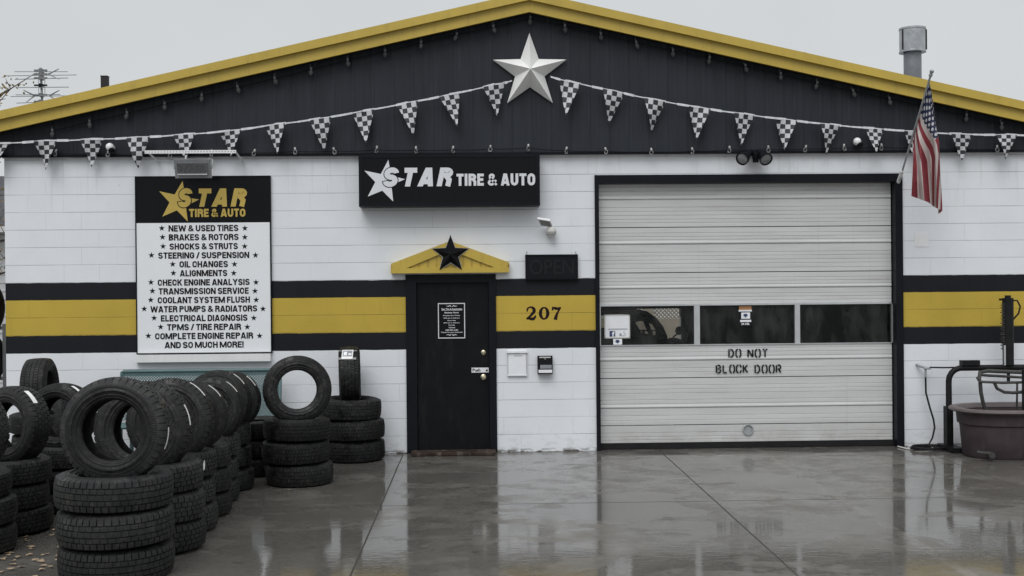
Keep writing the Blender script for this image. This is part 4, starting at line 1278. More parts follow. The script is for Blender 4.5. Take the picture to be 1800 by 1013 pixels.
# ------------------------------------------------------------------ light strings
def light_string(pts, label, bulbmat, up):
    root = empty('light_string', pts[0], label, 'string lights', 'light strings on the gable')
    m = MB()
    cord = []
    for i in range(len(pts) - 1):
        for k in range(3): cord.append(pts[i].lerp(pts[i + 1], k / 3) + Vector((0, -0.006, -0.008 * math.sin(PI * k / 3))))
    cord.append(pts[-1])
    m.tube(cord, 0.005, 5); m.build('cord', M['black'], root)
    b0 = MB()
    if up: b0.lathe([(0, 0.045), (0.010, 0.043), (0.013, 0.034), (0.013, 0.020), (0.009, 0.010)], (0, 0, 0), 10)
    else: b0.lathe([(0.009, -0.010), (0.020, -0.022), (0.026, -0.042), (0.020, -0.066), (0.008, -0.080), (0, -0.084)], (0, 0, 0), 10)
    c0 = MB()
    if up:
        c0.tube([(0.021 * math.cos(2 * PI * k / 12), 0, -0.012 + 0.021 * math.sin(2 * PI * k / 12)) for k in range(13)], 0.006, 6, False)
        c0.box(-0.015, 0.015, -0.012, 0.012, -0.040, -0.028)
    else:
        c0.tube([(0, 0, -0.010), (0, 0, 0.020)], 0.014, 8)
        c0.tube([(-0.010, 0, 0.02), (-0.014, 0.004, 0.042), (0.0, 0.010, 0.05)], 0.004, 5)
    proto = b0.build('bulb', bulbmat, root, local=True, smooth=50)
    protoc = c0.build('clip', M['clip'], root, local=True, smooth=40)
    for i, p in enumerate(pts):
        for src in (proto, protoc):
            o = src if i == 0 else src.copy()
            if i: col.objects.link(o); o.parent = root
            o.location = p - root.location + Vector((0, -0.016, 0))
            o.rotation_euler = (random.uniform(-.25, .25), random.uniform(-.3, .3), random.uniform(-1, 1))
rk = [(93, 233), (158, 217), (224, 202), (290, 186), (355, 171), (418, 156), (483, 141), (547, 125), (611, 109), (677, 93), (740, 78), (803, 64), (867, 50), (932, 35), (993, 49), (1056, 63), (1118, 78), (1183, 92),
      (1247, 105), (1310, 119), (1372, 133), (1436, 149), (1499, 163), (1563, 177), (1630, 191), (1698, 206), (1760, 221)]
light_string([at(x, y - 3, -0.09) for x, y in rk], 'smoky bulbs clipped along the sloping yellow roof edge', M['darkclip'], False)
hz = [(98, 269), (190, 271), (300, 272), (372, 270), (447, 269), (519, 266), (588, 266), (663, 263.5), (731, 264), (796, 263.5), (862, 262), (928, 260), (995, 265), (1065, 266), (1145, 267), (1217, 266), (1282, 263.5), (1350, 263),
      (1415, 262), (1483, 260), (1549, 259), (1618, 260), (1684, 262), (1752, 262)]
light_string([at(x, y, -0.09) for x, y in hz], 'small clear bulbs clipped along the bottom edge of the gable', M['bulb'], True)

# ------------------------------------------------------------------ roof pipes and antenna
def roof_z(x): return rake(x) + 0.20
q = at(1604, 100, 2.2)
vt = empty('roof_vent', (q.x, 2.2, roof_z(q.x)), 'galvanised round vent with wide drum cap on the roof', 'roof vent')
zt, zc = Z(1604, 50, 2.2), Z(1604, 93, 2.2)
rp = (X(1619, 120, 2.2) - X(1589, 120, 2.2)) / 2
rc = (X(1626.5, 70, 2.2) - X(1582.5, 70, 2.2)) / 2
m = MB(); m.lathe([(rp, roof_z(q.x) - 0.1), (rp, zc + 0.03)], (q.x, 2.2, 0), 28); m.build('pipe', M['ventpipe'], vt, smooth=40)
m = MB(); m.lathe([(rp, zc), (rc + 0.006, zc), (rc + 0.006, zc + 0.02), (rc, zc + 0.025), (rc, zt - 0.03), (rc + 0.006, zt - 0.025), (rc + 0.006, zt), (0, zt + 0.005)], (q.x, 2.2, 0), 28); m.build('cap', M['galv'], vt, smooth=40)
for a_ in (-2.7, -0.42):  # dark strips added on the drum to stand in for its dark reflections
    m = MB(); m.obox((q.x + rc * 1.004 * math.cos(a_), 2.2 + rc * 1.004 * math.sin(a_), (zc + zt) / 2), (0.016, 0, 0), (0, 0.003, 0), (0, 0, (zt - zc) / 2 - 0.03))
    m.build('reflection_strip', M['darkpipe'], vt)
q = at(184.5, 150, 1.6)
fp = empty('flue_pipe', (q.x, 1.6, roof_z(q.x)), 'short dark square pipe rising behind the left roof slope', 'pipe')
m = MB(); hw = 0.042; m.box(q.x - hw, q.x + hw, 1.6 - hw, 1.6 + hw, roof_z(q.x) - 0.2, Z(184, 135.5, 1.6)); m.build('pipe', M['darkpipe'], fp)
m = MB(); m.box(q.x - hw - 0.004, q.x + hw + 0.004, 1.596 - hw, 1.604 + hw, Z(184, 135.5, 1.6), Z(184, 134, 1.6)); m.build('cap', M['darkpipe'], fp)
AY = 2.0
q = at(75.5, 190, AY)
an = empty('tv_antenna', (q.x, AY, roof_z(q.x)), 'grey television antenna with whisker elements behind the left roof slope', 'antenna')
def za(x, y, Y=AY): return at(0 + x / 4.053, 80 + y / 4.053, Y)
m = MB(); tp_ = za(290, 160); bt = za(314, 470); m.tube([(bt.x, AY, roof_z(bt.x) - 0.2), (bt.x, AY, bt.z + 0.03)], 0.028, 10); m.tube([(bt.x - 0.02, AY, bt.z), (tp_.x, AY, tp_.z)], 0.016, 8)
mast = m.build('mast', M['greypaint'], an, smooth=40)
for (x0, y0, x1, y1) in ((104, 187, 482, 187), (40, 217, 545, 210), (106, 242, 486, 232), (112, 300, 490, 297), (75, 364, 548, 358), (118, 411, 492, 396), (112, 352, 430, 350)):
    m = MB(); m.tube([za(x0, y0), za((x0 + x1) / 2, (y0 + y1) / 2, AY - 0.05), za(x1, y1)], 0.006, 6); m.build('element', M['greypaint'], an)
for (x0, y0, x1, y1) in ((345, 205, 418, 168), (345, 205, 420, 240), (240, 205, 180, 240), (352, 358, 422, 320), (352, 358, 420, 402), (248, 358, 168, 320), (248, 358, 190, 402)):
    m = MB(); m.tube([za(x0, y0), za(x1, y1, AY - 0.25)], [0.011, 0.006], 6); m.build('whisker', M['greypaint'], an)
for yy in (182, 208, 236, 288, 356, 403):
    m = MB(); c_ = za(298, yy); m.box(c_.x - 0.085, c_.x - 0.03, AY - 0.05, AY - 0.03, c_.z - 0.010, c_.z + 0.010); m.box(c_.x + 0.03, c_.x + 0.085, AY - 0.05, AY - 0.03, c_.z - 0.010, c_.z + 0.010)
    m.box(c_.x - 0.022, c_.x + 0.022, AY - 0.06, AY + 0.03, c_.z - 0.022, c_.z + 0.022); m.build('insulator', M['clip'] if yy != 288 else M['black'], an)
m = MB()
for s_ in (-1, 1): m.tube([za(298 + s_ * 22, 240), za(298 + s_ * 22, 350)], 0.004, 5)
m.build('phasing_line', M['greypaint'], an)

# ------------------------------------------------------------------ flag
p0 = at(1581, 318, -0.06); p1 = at(1635.5, 134, -0.95)
fg = empty('flag', p0, 'american flag hanging limp from a slanted pole right of the garage door', 'flag')
m = MB(); m.box(p0.x - 0.03, p0.x + 0.03, -0.025, 0, p0.z - 0.06, p0.z + 0.05); dirp = (p1 - p0).normalized()
m.tube([p0 - dirp * 0.02 + Vector((0, 0.03, 0)), p0 + dirp * 0.14], 0.022, 10); m.build('bracket', M['white'], fg, smooth=40)
m = MB(); m.tube([p0, p1], 0.0115, 10)
pole = m.build('pole', M['greypaint'], fg, smooth=40)
m = MB(); m.lathe([(0, 0), (0.02, 0.0), (0.022, 0.02), (0.012, 0.03), (0.024, 0.05), (0.02, 0.075), (0, 0.08)], p1, 14, dirp); m.build('finial', M['greypaint'], pole, smooth=40)
def flag_mat():
    t = NT('flag cloth')
    uv = t.n('ShaderNodeTexCoord').outputs['UV']
    u, v, _ = t.xyz(uv)
    st_ = t.math('MODULO', t.math('FLOOR', t.math('MULTIPLY', u, 13.0)), 2.0)
    n_ = t.rng(t.noise(uv, 5, 4), 0.3, 0.7)
    red = t.mix(n_, (0.19, 0.024, 0.034), (0.26, 0.038, 0.05))
    wh = t.mix(n_, (0.50, 0.44, 0.42), (0.60, 0.54, 0.52))
    c = t.mix(st_, red, wh)
    can = t.math('MULTIPLY', t.math('LESS_THAN', u, 7.0 / 13.0), t.math('LESS_THAN', v, 0.4))
    # stars: staggered rows of small discs
    su = t.math('MULTIPLY', u, 13.0 / 7.0 * 9 / 2)
    sv = t.math('MULTIPLY', v, 11 / 0.4 / 2)
    def dots(ou, ov):
        fu = t.math('SUBTRACT', t.math('FRACT', t.math('ADD', su, ou)), 0.5)
        fv = t.math('SUBTRACT', t.math('FRACT', t.math('ADD', sv, ov)), 0.5)
        r2 = t.math('ADD', t.math('MULTIPLY', fu, fu), t.math('MULTIPLY', fv, fv))
        return t.math('LESS_THAN', r2, 0.05)
    dd = t.math('MAXIMUM', dots(0, 0), dots(0.5, 0.5))
    blue = t.mix(n_, (0.014, 0.020, 0.055), (0.022, 0.03, 0.075))
    cc = t.mix(dd, blue, (0.55, 0.55, 0.57))
    c = t.mix(can, c, cc)
    tl = t.n('ShaderNodeBsdfTranslucent'); t.link(c, tl.inputs[0])
    mx = t.n('ShaderNodeMixShader'); mx.inputs[0].default_value = 0.2
    t.set(Base_Color=c, Roughness=0.75)
    t.link(t.b.outputs[0], mx.inputs[1]); t.link(tl.outputs[0], mx.inputs[2]); t.link(mx.outputs[0], t.out.inputs[0])
    return t.m
M['flag'] = flag_mat()
# the cloth hangs from the upper pole; columns run down the fly, right edge = hoist top
def poleY(py):
    f = (318 - py) / (318 - 134.0)
    return p0.y + (p1.y - p0.y) * f
TOP = [(0.0, 1634, 146), (0.25, 1626, 172), (0.5, 1618, 199), (0.75, 1611, 222), (1.0, 1606, 240)]
BOT = [(0.0, 1649, 377), (0.15, 1657, 371), (0.4, 1642, 364), (0.62, 1632, 356), (0.8, 1616, 350), (1.0, 1602, 345)]
MID = [(0.0, 1646, 225), (0.2, 1651, 250), (0.45, 1636, 262), (0.7, 1618, 270), (1.0, 1605, 285)]
def lut(tb, s):
    for i in range(len(tb) - 1):
        if s <= tb[i + 1][0]:
            f = (s - tb[i][0]) / (tb[i + 1][0] - tb[i][0])
            return (tb[i][1] + (tb[i + 1][1] - tb[i][1]) * f, tb[i][2] + (tb[i + 1][2] - tb[i][2]) * f)
    return tb[-1][1:]
def flag_pt(h, v):
    t0, tm, t1_ = lut(TOP, h), lut(MID, h), lut(BOT, h)
    Yh = poleY(t0[1])
    if v < 0.45:
        f = v / 0.45; f2 = f
        px, py = t0[0] + (tm[0] - t0[0]) * f2 ** 0.8, t0[1] + (tm[1] - t0[1]) * f
    else:
        f = (v - 0.45) / 0.55
        px, py = tm[0] + (t1_[0] - tm[0]) * f, tm[1] + (t1_[1] - tm[1]) * f
    fold = 0.075 * math.sin(h * 15.0 + 1.2 * v) * min(1, v * 2.2) + 0.03 * math.sin(h * 31 + 2 * v) * v
    Yc = -0.72
    return at(px, py, Yh + (Yc - Yh) * min(1, v * 1.3) + fold)
def flag_uv(h, v):
    u0 = 0.06 + 0.40 * min(1.0, max(0.0, (v - 0.1) / 0.45))
    u = u0 + (0.985 - u0) * h
    sh = max(0.0, v - 0.38) * 0.62 * max(0.0, 1 - h / 0.5)
    u = u - sh + 0.02
    if v > 0.4: u = max(u, 0.02)
    return (min(0.999, max(0.0, u)), v)
m = MB(); m.grid(flag_pt, 60, 48, flag_uv)
m.build('cloth', M['flag'], fg, smooth=80)

# ------------------------------------------------------------------ tyre leak tank and frame
TKY = -0.80
tc_ = at(1792, 760, TKY)
tank = empty('dip_tank', (tc_.x, TKY, 0), 'faded plum oval stock tank with rolled rim by the right wall', 'tank')
def oval(mb, secs, n=56):
    vs, fs = [], []
    for (a_, b_, z_) in secs:
        for k in range(n):
            an_ = 2 * PI * k / n
            ca, sa_ = math.cos(an_), math.sin(an_)
            e_p = 2.0 / 2.5
            vs.append((tc_.x + a_ * math.copysign(abs(ca) ** e_p, ca), TKY + b_ * math.copysign(abs(sa_) ** e_p, sa_), z_))
    for i in range(len(secs) - 1):
        for k in range(n):
            k2 = (k + 1) % n
            fs.append((i * n + k, i * n + k2, (i + 1) * n + k2, (i + 1) * n + k))
    mb.add(vs, fs)
A_, B_ = 0.69, 0.42
m = MB(); oval(m, [(0.2, 0.1, 0.0), (A_ - 0.10, B_ - 0.08, 0.0), (A_ - 0.075, B_ - 0.06, 0.03), (A_ - 0.045, B_ - 0.035, 0.36), (A_ - 0.02, B_ - 0.015, 0.375), (A_ - 0.01, B_ - 0.005, 0.50),
                  (A_ - 0.03, B_ - 0.025, 0.50), (A_ - 0.05, B_ - 0.045, 0.35), (A_ - 0.11, B_ - 0.09, 0.04), (0.2, 0.1, 0.03)])
tk = m.build('tank_wall', M['purple'], tank, smooth=40)
m = MB(); oval(m, [(A_ - 0.035, B_ - 0.03, 0.505), (A_ - 0.01, B_ - 0.01, 0.498), (A_ + 0.05, B_ + 0.05, 0.508), (A_ + 0.068, B_ + 0.068, 0.524), (A_ + 0.062, B_ + 0.062, 0.545), (A_ + 0.03, B_ + 0.03, 0.556), (A_ - 0.02, B_ - 0.015, 0.55), (A_ - 0.035, B_ - 0.03, 0.505)])
m.build('rolled_rim', paint('pale worn rim', (0.115, 0.095, 0.096), 0.5, 0.25, 5), tank, smooth=50)
m = MB(); q = at(1738, 800, -1.18); m.tube([(q.x - 0.12, -1.16, 0.10), (q.x + 0.02, -1.20, 0.085)], 0.018, 8); m.tube([(q.x + 0.02, -1.14, 0.07), (q.x + 0.02, -1.22, 0.07)], 0.035, 10)
m.build('drain_valve', M['greyhose'], tank, smooth=40)
def water():
    t = NT('dirty water'); t.set(Base_Color=(0.02, 0.018, 0.016), Roughness=0.05); return t.m
m = MB(); oval(m, [(0.02, 0.01, 0.43), (A_ - 0.043, B_ - 0.038, 0.43)]); m.build('water', water(), tank)
FRY = -0.36
fx = at(1668, 720, FRY).x
fzb = Z(1700, 645.5, FRY)
frame = empty('tire_lifter', (fx, FRY, 0), 'black steel hoop frame with upright air cylinder behind the plum tank', 'frame')
fxr = fx + 1.62
m = MB()
arc = [(fx, FRY, 0.02), (fx, FRY, fzb - 0.16)] + [(fx + 0.15 * (1 - math.cos(a_)), FRY, fzb - 0.16 + 0.15 * math.sin(a_)) for a_ in [R(v) for v in (20, 40, 60, 80, 90)]] + [(fxr - 0.15, FRY, fzb - 0.01)]
arc += [(fxr - 0.15 * (1 - math.cos(a_)), FRY, fzb - 0.16 + 0.15 * math.sin(a_)) for a_ in [R(v) for v in (70, 45, 20)]] + [(fxr, FRY, fzb - 0.17), (fxr, FRY, 0.02)]
m.tube(arc, 0.034, 12); m.build('hoop', M['blacksteel'], frame, smooth=50)
m = MB(); m.box(fx - 0.045, fx + 0.03, FRY - 0.05, FRY + 0.05, 0.0, fzb - 0.45); m.build('post_sleeve', M['blacksteel'], frame)
m = MB(); m.box(fx - 0.06, fx + 0.09, FRY - 0.22, FRY + 0.20, 0.0, 0.06); m.build('foot', M['blacksteel'], frame)
m = MB(); m.box(fxr - 0.09, fxr + 0.06, FRY - 0.22, FRY + 0.20, 0.0, 0.06); m.build('foot', M['blacksteel'], frame)
m = MB(); b = pbox(1689, 633.5, 1720, 642, FRY); m.box(b[0], b[1], FRY - 0.045, FRY + 0.045, fzb + 0.02, b[3]); m.build('valve_box', M['blacksteel'], frame)
cyx = at(1772, 580, FRY).x
ctop = Z(1772, 524, FRY)
m = MB(); m.tube([(cyx, FRY, fzb + 0.02), (cyx, FRY, ctop)], 0.062, 20); m.tube([(cyx, FRY, ctop), (cyx, FRY, ctop + 0.03)], 0.035, 14)
m.tube([(cyx, FRY, fzb - 0.19), (cyx, FRY, fzb + 0.03)], 0.018, 10)
m.box(cyx - 0.09, cyx + 0.02, FRY - 0.03, FRY + 0.03, ctop - 0.03, ctop - 0.005)
cyl = m.build('air_cylinder', M['blacksteel'], frame, smooth=40)
m = MB()
for k in range(26):
    zz = ctop - 0.06 - k * 0.021
    if zz > fzb + 0.12: m.box(cyx - 0.075 - 0.006 * (k % 3), cyx - 0.055, FRY - 0.035, FRY + 0.01, zz - 0.008, zz + 0.004 * (k % 2))
m.build('chain', M['greyhose'], cyl)
m = MB(); q = at(1763.5, 620, FRY); m.tube([(q.x - 0.01, FRY - 0.06, fzb + 0.02), (q.x - 0.01, FRY - 0.06, fzb + 0.25)], 0.012, 8); m.build('guide_rod', M['alum'], frame)
m = MB(); m.tube([(cyx + 0.05, FRY, ctop - 0.03), (cyx + 0.10, FRY - 0.02, ctop - 0.03), (cyx + 0.135, FRY - 0.02, ctop - 0.10), (cyx + 0.115, FRY - 0.02, ctop - 0.18), (cyx + 0.06, FRY, ctop - 0.25)], 0.010, 8)
m.build('cylinder_hose', M['hose'], frame, smooth=50)
m = MB()
def zr(x, y, Y): return at(1560 + x / 3.167, 500 + y / 3.167, Y)
gy = -0.62
hoop = [zr(770, 520, gy), zr(640, 512, gy), zr(520, 505, gy), zr(500, 522, gy - 0.05), zr(512, 542, gy - 0.1), zr(640, 548, gy - 0.14), zr(780, 545, gy - 0.14), zr(950, 545, gy - 0.14), zr(950, 520, gy)]
m.tube(hoop, 0.015, 8); m.tube([zr(510, 535, gy - 0.06), zr(515, 490, gy), zr(560, 482, gy), zr(740, 490, gy), zr(950, 490, gy)], 0.022, 10)
m.build('platform_rail', M['greyhose'], frame, smooth=50)
m = MB(); m.tube([zr(516, 545, gy - 0.08), zr(520, 600, gy - 0.08), zr(530, 650, gy - 0.06), zr(545, 700, gy - 0.04)], 0.022, 10); m.tube([zr(596, 550, gy - 0.12), zr(610, 580, gy - 0.12), zr(650, 600, gy - 0.12), zr(700, 604, gy - 0.12), zr(760, 598, gy - 0.12), zr(900, 590, gy - 0.1)], 0.018, 10)
m.tube([zr(722, 550, gy), zr(721, 640, gy), zr(720, 700, gy)], 0.012, 8)
m.build('drop_hose', M['greyhose'], frame, smooth=50)
m = MB(); b = zr(752, 540, gy - 0.2); m.box(b.x, b.x + 0.05, gy - 0.24, gy - 0.18, 0.5, fzb); m.build('rear_post', M['blacksteel'], frame)
# air hose from the wall tap
hs0 = at(1613, 641, -0.03)
ah = empty('air_hose', (hs0.x, 0, hs0.z), 'black air hose hanging from a brass wall tap beside the garage door', 'hose')
m = MB(); m.tube([(hs0.x, 0.0, hs0.z), (hs0.x + 0.01, -0.06, hs0.z - 0.015), at(1633, 648, -0.12)], 0.016, 10); m.tube([at(1627, 645, -0.10), at(1627, 668, -0.10)], 0.013, 8); m.tube([at(1624, 648, -0.12), at(1636, 648, -0.12)], 0.012, 8)
m.build('tap', M['greypaint'], ah, smooth=40)
m = MB(); pth = [at(1627, 660, -0.10), at(1627.5, 690, -0.12), at(1634, 715, -0.14), at(1641, 738, -0.16), at(1643, 752, -0.17), at(1639, 770, -0.20), at(1632, 783, -0.26)]
cc = ground(1632, 790)
coil = [(cc.x + 0.22 * math.cos(a_ * 0.55) * (1 + 0.1 * math.sin(a_ * 1.7)), -0.30 + 0.13 * math.sin(a_ * 0.55), 0.013 + 0.0012 * a_) for a_ in range(0, 30)]
m.tube(pth + [Vector((cc.x + 0.12, -0.36, 0.02))] + [Vector(c_) for c_ in coil], 0.011, 8); m.build('hose', M['hose'], ah, smooth=60)
m = MB(); m.tube([at(1634, 646, -0.12), at(1660, 646.5, -0.2), at(1684, 646, -0.32)], 0.009, 8); m.build('feed_hose', M['hose'], ah, smooth=60)
ec = MB(); g0 = ground(1574, 785); ec.tube([(g0.x, -0.05, 0.012), (g0.x + 0.03, -0.22, 0.012), (g0.x + 0.14, -0.3, 0.012), (g0.x + 0.30, -0.26, 0.012), (g0.x + 0.42, -0.12, 0.012), (g0.x + 0.5, -0.02, 0.03)], 0.009, 8)
tag(ec.build('cable', M['lightgrey'], smooth=60), 'pale cable lying at the foot of the garage door frame', 'cable')

# ------------------------------------------------------------------ bench behind the tyres
bx0, bx1 = X(213, 660, -0.25), X(492, 660, -0.25)
bz = Z(350, 650, -0.25)
bench = empty('bench', ((bx0 + bx1) / 2, -0.45, 0), 'teal steel mesh bench against the wall behind the tyres', 'bench')
def mesh_panel(mb, o, du, dv, nu, nv, r=0.0035):
    # expanded-metal diamonds as two families of thin bars
    for fam in (1, -1):
        for k in range(-nv, nu + nv):
            a0, a1 = k / nu, (k + fam * nv) / nu
            t0_, t1_ = 0.0, 1.0
            if a1 != a0:
                ts = sorted([(0 - a0) / (a1 - a0), (1 - a0) / (a1 - a0)])
                t0_, t1_ = max(0, ts[0]), min(1, ts[1])
            if t1_ - t0_ < 0.02: continue
            pa = o + du * (a0 + (a1 - a0) * t0_) + dv * t0_
            pb_ = o + du * (a0 + (a1 - a0) * t1_) + dv * t1_
            mb.tube([pa, pb_], r, 4, False)
m = MB(); mesh_panel(m, Vector((bx0, -0.30, 0.46)), Vector((bx1 - bx0, 0, 0)), Vector((0, 0.08, bz - 0.50)), 56, 17, 0.0055); m.build('back_mesh', M['teal'], bench)
m = MB(); mesh_panel(m, Vector((bx0, -0.72, 0.43)), Vector((bx1 - bx0, 0, 0)), Vector((0, 0.42, 0.0)), 56, 13, 0.0055); m.build('seat_mesh', M['teal'], bench)
m = MB(); m.tube([(bx0, -0.30, 0.44), (bx0, -0.22, bz - 0.02), (bx0 + 0.02, -0.22, bz - 0.012), (bx1 - 0.02, -0.22, bz - 0.012), (bx1, -0.22, bz - 0.02), (bx1, -0.30, 0.44)], 0.02, 8)
m.box(bx0, bx1, -0.225, -0.21, bz - 0.07, bz - 0.012)
m.tube([(bx0, -0.30, 0.43), (bx0, -0.72, 0.43), (bx1, -0.72, 0.43), (bx1, -0.30, 0.43)], 0.02, 8); m.build('bench_frame', M['teal'], bench, smooth=50)
for xx in (bx0 + 0.12, bx1 - 0.12):
    for yy in (-0.68, -0.28):
        m = MB(); m.tube([(xx, yy, 0.43), (xx, yy, 0.0)], 0.022, 10); m.build('leg', M['teal'], bench, smooth=50)

# ------------------------------------------------------------------ tyres
def tyre_parts(kind):
    """unit tyre: R = 0.36, W = 0.23, axis along local z. Returns meshes for tread, sidewall (upper), sidewall (lower), liner"""
    Rr, W = 0.36, 0.23
    hw = W / 2
    rim = 0.205
    rows = {'block': dict(NB=44, rows=[(-.80, -.50), (-.44, -.16), (-.11, .11), (.16, .44), (.50, .80)], lat=[.9, .7, .6, .7, .9], ph=[0, .5, .2, .5, 0], dep=0.0105, lug=True),
            'road': dict(NB=64, rows=[(-.82, -.52), (-.46, -.17), (-.11, .11), (.17, .46), (.52, .82)], lat=[1, 1, 0, 1, 1], ph=[0, .3, 0, .6, .1], dep=0.006, lug=False),
            'truck': dict(NB=50, rows=[(-.84, -.53), (-.465, -.215), (-.15, .15), (.215, .465), (.53, .84)], lat=[.9, .35, .25, .35, .9], ph=[0, .5, .25, .5, 0], dep=0.0125, lug=True)}[kind]
    NB = rows['NB']
    fr = [(0.0, 0), (0.40, 0), (0.82, 0), (0.85, 1), (0.97, 1)] if kind != 'road' else [(0.0, 0), (0.42, 0), (0.86, 0), (0.90, 1), (0.96, 1)]
    nseg = NB * len(fr)
    lines = []                          # (z fraction, radial drop, phase, lateral groove?, groove floor?)
    rl = rows['rows']
    if True:
        lines.append((-.97, 0.036, rows['ph'][0], 0, 0))
        lines.append((-.93, 0.022, rows['ph'][0], 0.45 * rows['lug'], 0))
    for i, (a_, b_) in enumerate(rl):
        p_ = rows['ph'][i]; lt = rows['lat'][i]
        if i > 0: lines.append((a_ - 0.015, 0, p_, 0, 1))
        lines.append((a_, 0, p_, lt, 0)); lines.append(((a_ + b_) / 2, 0, p_, lt, 0)); lines.append((b_, 0, p_, lt, 0))
        if i < len(rl) - 1: lines.append((b_ + 0.015, 0, p_, 0, 1))
    lines.append((.93, 0.022, rows['ph'][-1], 0.45 * rows['lug'], 0))
    lines.append((.97, 0.036, rows['ph'][-1], 0, 0))
    vs, fs = [], []
    for (zf, dr, ph, lt, flo) in lines:
        for b_ in range(NB):
            for (ff, isg) in fr:
                a_ = 2 * PI * (b_ + ff + ph * 0.98) / NB
                r_ = Rr - dr - 0.010 * (abs(zf) / 0.82) ** 2.5
                if flo: r_ -= rows['dep']
                elif lt and isg: r_ -= rows['dep'] * lt
                vs.append((r_ * math.cos(a_), r_ * math.sin(a_), zf * hw))
    for i in range(len(lines) - 1):
        for k in range(nseg):
            k2 = (k + 1) % nseg
            fs.append((i * nseg + k, i * nseg + k2, (i + 1) * nseg + k2, (i + 1) * nseg + k))
    out = []
    def mk(nm, vs_, fs_, mat, sm):
        me = bpy.data.meshes.new(nm); me.from_pydata(vs_, [], fs_); me.update()
        me.polygons.foreach_set('use_smooth', [True] * len(me.polygons)); me.set_sharp_from_angle(angle=R(sm)); me.materials.append(mat); return me
    out.append(mk('tread', vs, fs, M['rubber'], 28))
    n = 96
    ed = Rr - 0.036 - 0.010 * (0.97 / 0.82) ** 2.5
    prof = [(ed, .97), (ed - 0.010, .99), (ed - 0.014, 1.0), (ed - 0.018, 1.0), (ed - 0.0195, .985), (ed - 0.034, 1.0), (ed - 0.036, 1.012), (ed - 0.043, 1.012), (ed - 0.045, .995), (0.262, .965), (0.246, .915), (0.2435, .925), (0.238, .92), (0.236, .895),
            (0.226, .85), (0.2235, .862), (0.219, .85), (0.214, .80), (rim + 0.003, .76), (rim, .72), (rim, .66)]
    for s_ in (1, -1):
        v2, f2 = [], []
        for (r_, zf) in prof:
            for k in range(n):
                a_ = 2 * PI * k / n; v2.append((r_ * math.cos(a_), r_ * math.sin(a_), s_ * zf * hw))
        for i in range(len(prof) - 1):
            for k in range(n):
                k2 = (k + 1) % n
                q_ = (i * n + k, i * n + k2, (i + 1) * n + k2, (i + 1) * n + k)
                f2.append(q_ if s_ > 0 else q_[::-1])
        out.append(mk('sidewall', v2, f2, M['rubber_side'], 40))
    inn = [(rim, .66), (rim + 0.012, .66), (0.25, .80), (0.29, .86), (0.325, .76), (0.338, .5), (0.340, 0), (0.338, -.5), (0.325, -.76), (0.29, -.86), (0.25, -.80), (rim + 0.012, -.66), (rim, -.66)]
    v2, f2 = [], []
    for (r_, zf) in inn:
        for k in range(n):
            a_ = 2 * PI * k / n; v2.append((r_ * math.cos(a_), r_ * math.sin(a_), zf * hw))
    for i in range(len(inn) - 1):
        for k in range(n):
            k2 = (k + 1) % n; f2.append((i * n + k, i * n + k2, (i + 1) * n + k2, (i + 1) * n + k))
    out.append(mk('inner_liner', v2, f2, M['liner'], 40))
    return out
def _road():
    p = tyre_parts('road')
    p[0].materials[0] = M['rubber_new']
    for me in p[1:3]: me.materials[0] = M['side_new']
    return p
TY = {k: tyre_parts(k) for k in ('block', 'truck')}
TY['road'] = _road()
PROTO = {}
def strip_mesh(a0, a1, z0, z1):
    m = MB(); n = 14
    vs, fs = [], []
    for k in range(n + 1):
        a_ = R(a0 + (a1 - a0) * k / n)
        for z_ in (z0, z1): vs.append((0.3605 * math.cos(a_), 0.3605 * math.sin(a_), z_))
        for z_ in (z0, z1): vs.append((0.3575 * math.cos(a_), 0.3575 * math.sin(a_), z_))
    for k in range(n):
        i, j = 4 * k, 4 * k + 4
        fs += [(i, i + 1, j + 1, j), (i + 2, j + 2, j + 3, i + 3), (i, j, j + 2, i + 2), (i + 1, i + 3, j + 3, j + 1)]
    m.add(vs, fs)
    return m
def tyre(loc, Rr, W, kind, label, rot=(0, 0, 0), strip=None, group='used tyres stacked outside the shop'):
    root = empty('tyre', loc, label, 'tyre', group)
    root.rotation_euler = rot
    root.scale = (Rr / 0.36, Rr / 0.36, W / 0.23)
    if kind not in PROTO:
        PROTO[kind] = [bpy.data.objects.new(me.name, me) for me in TY[kind]]
        src = PROTO[kind]; first = True
    else: src = PROTO[kind]; first = False
    for s_ in src:
        o = s_ if first else s_.copy()
        col.objects.link(o); o.parent = root
    if strip:
        o = strip_mesh(*strip).build('paper_label', M['label'], root, local=True)
    return root
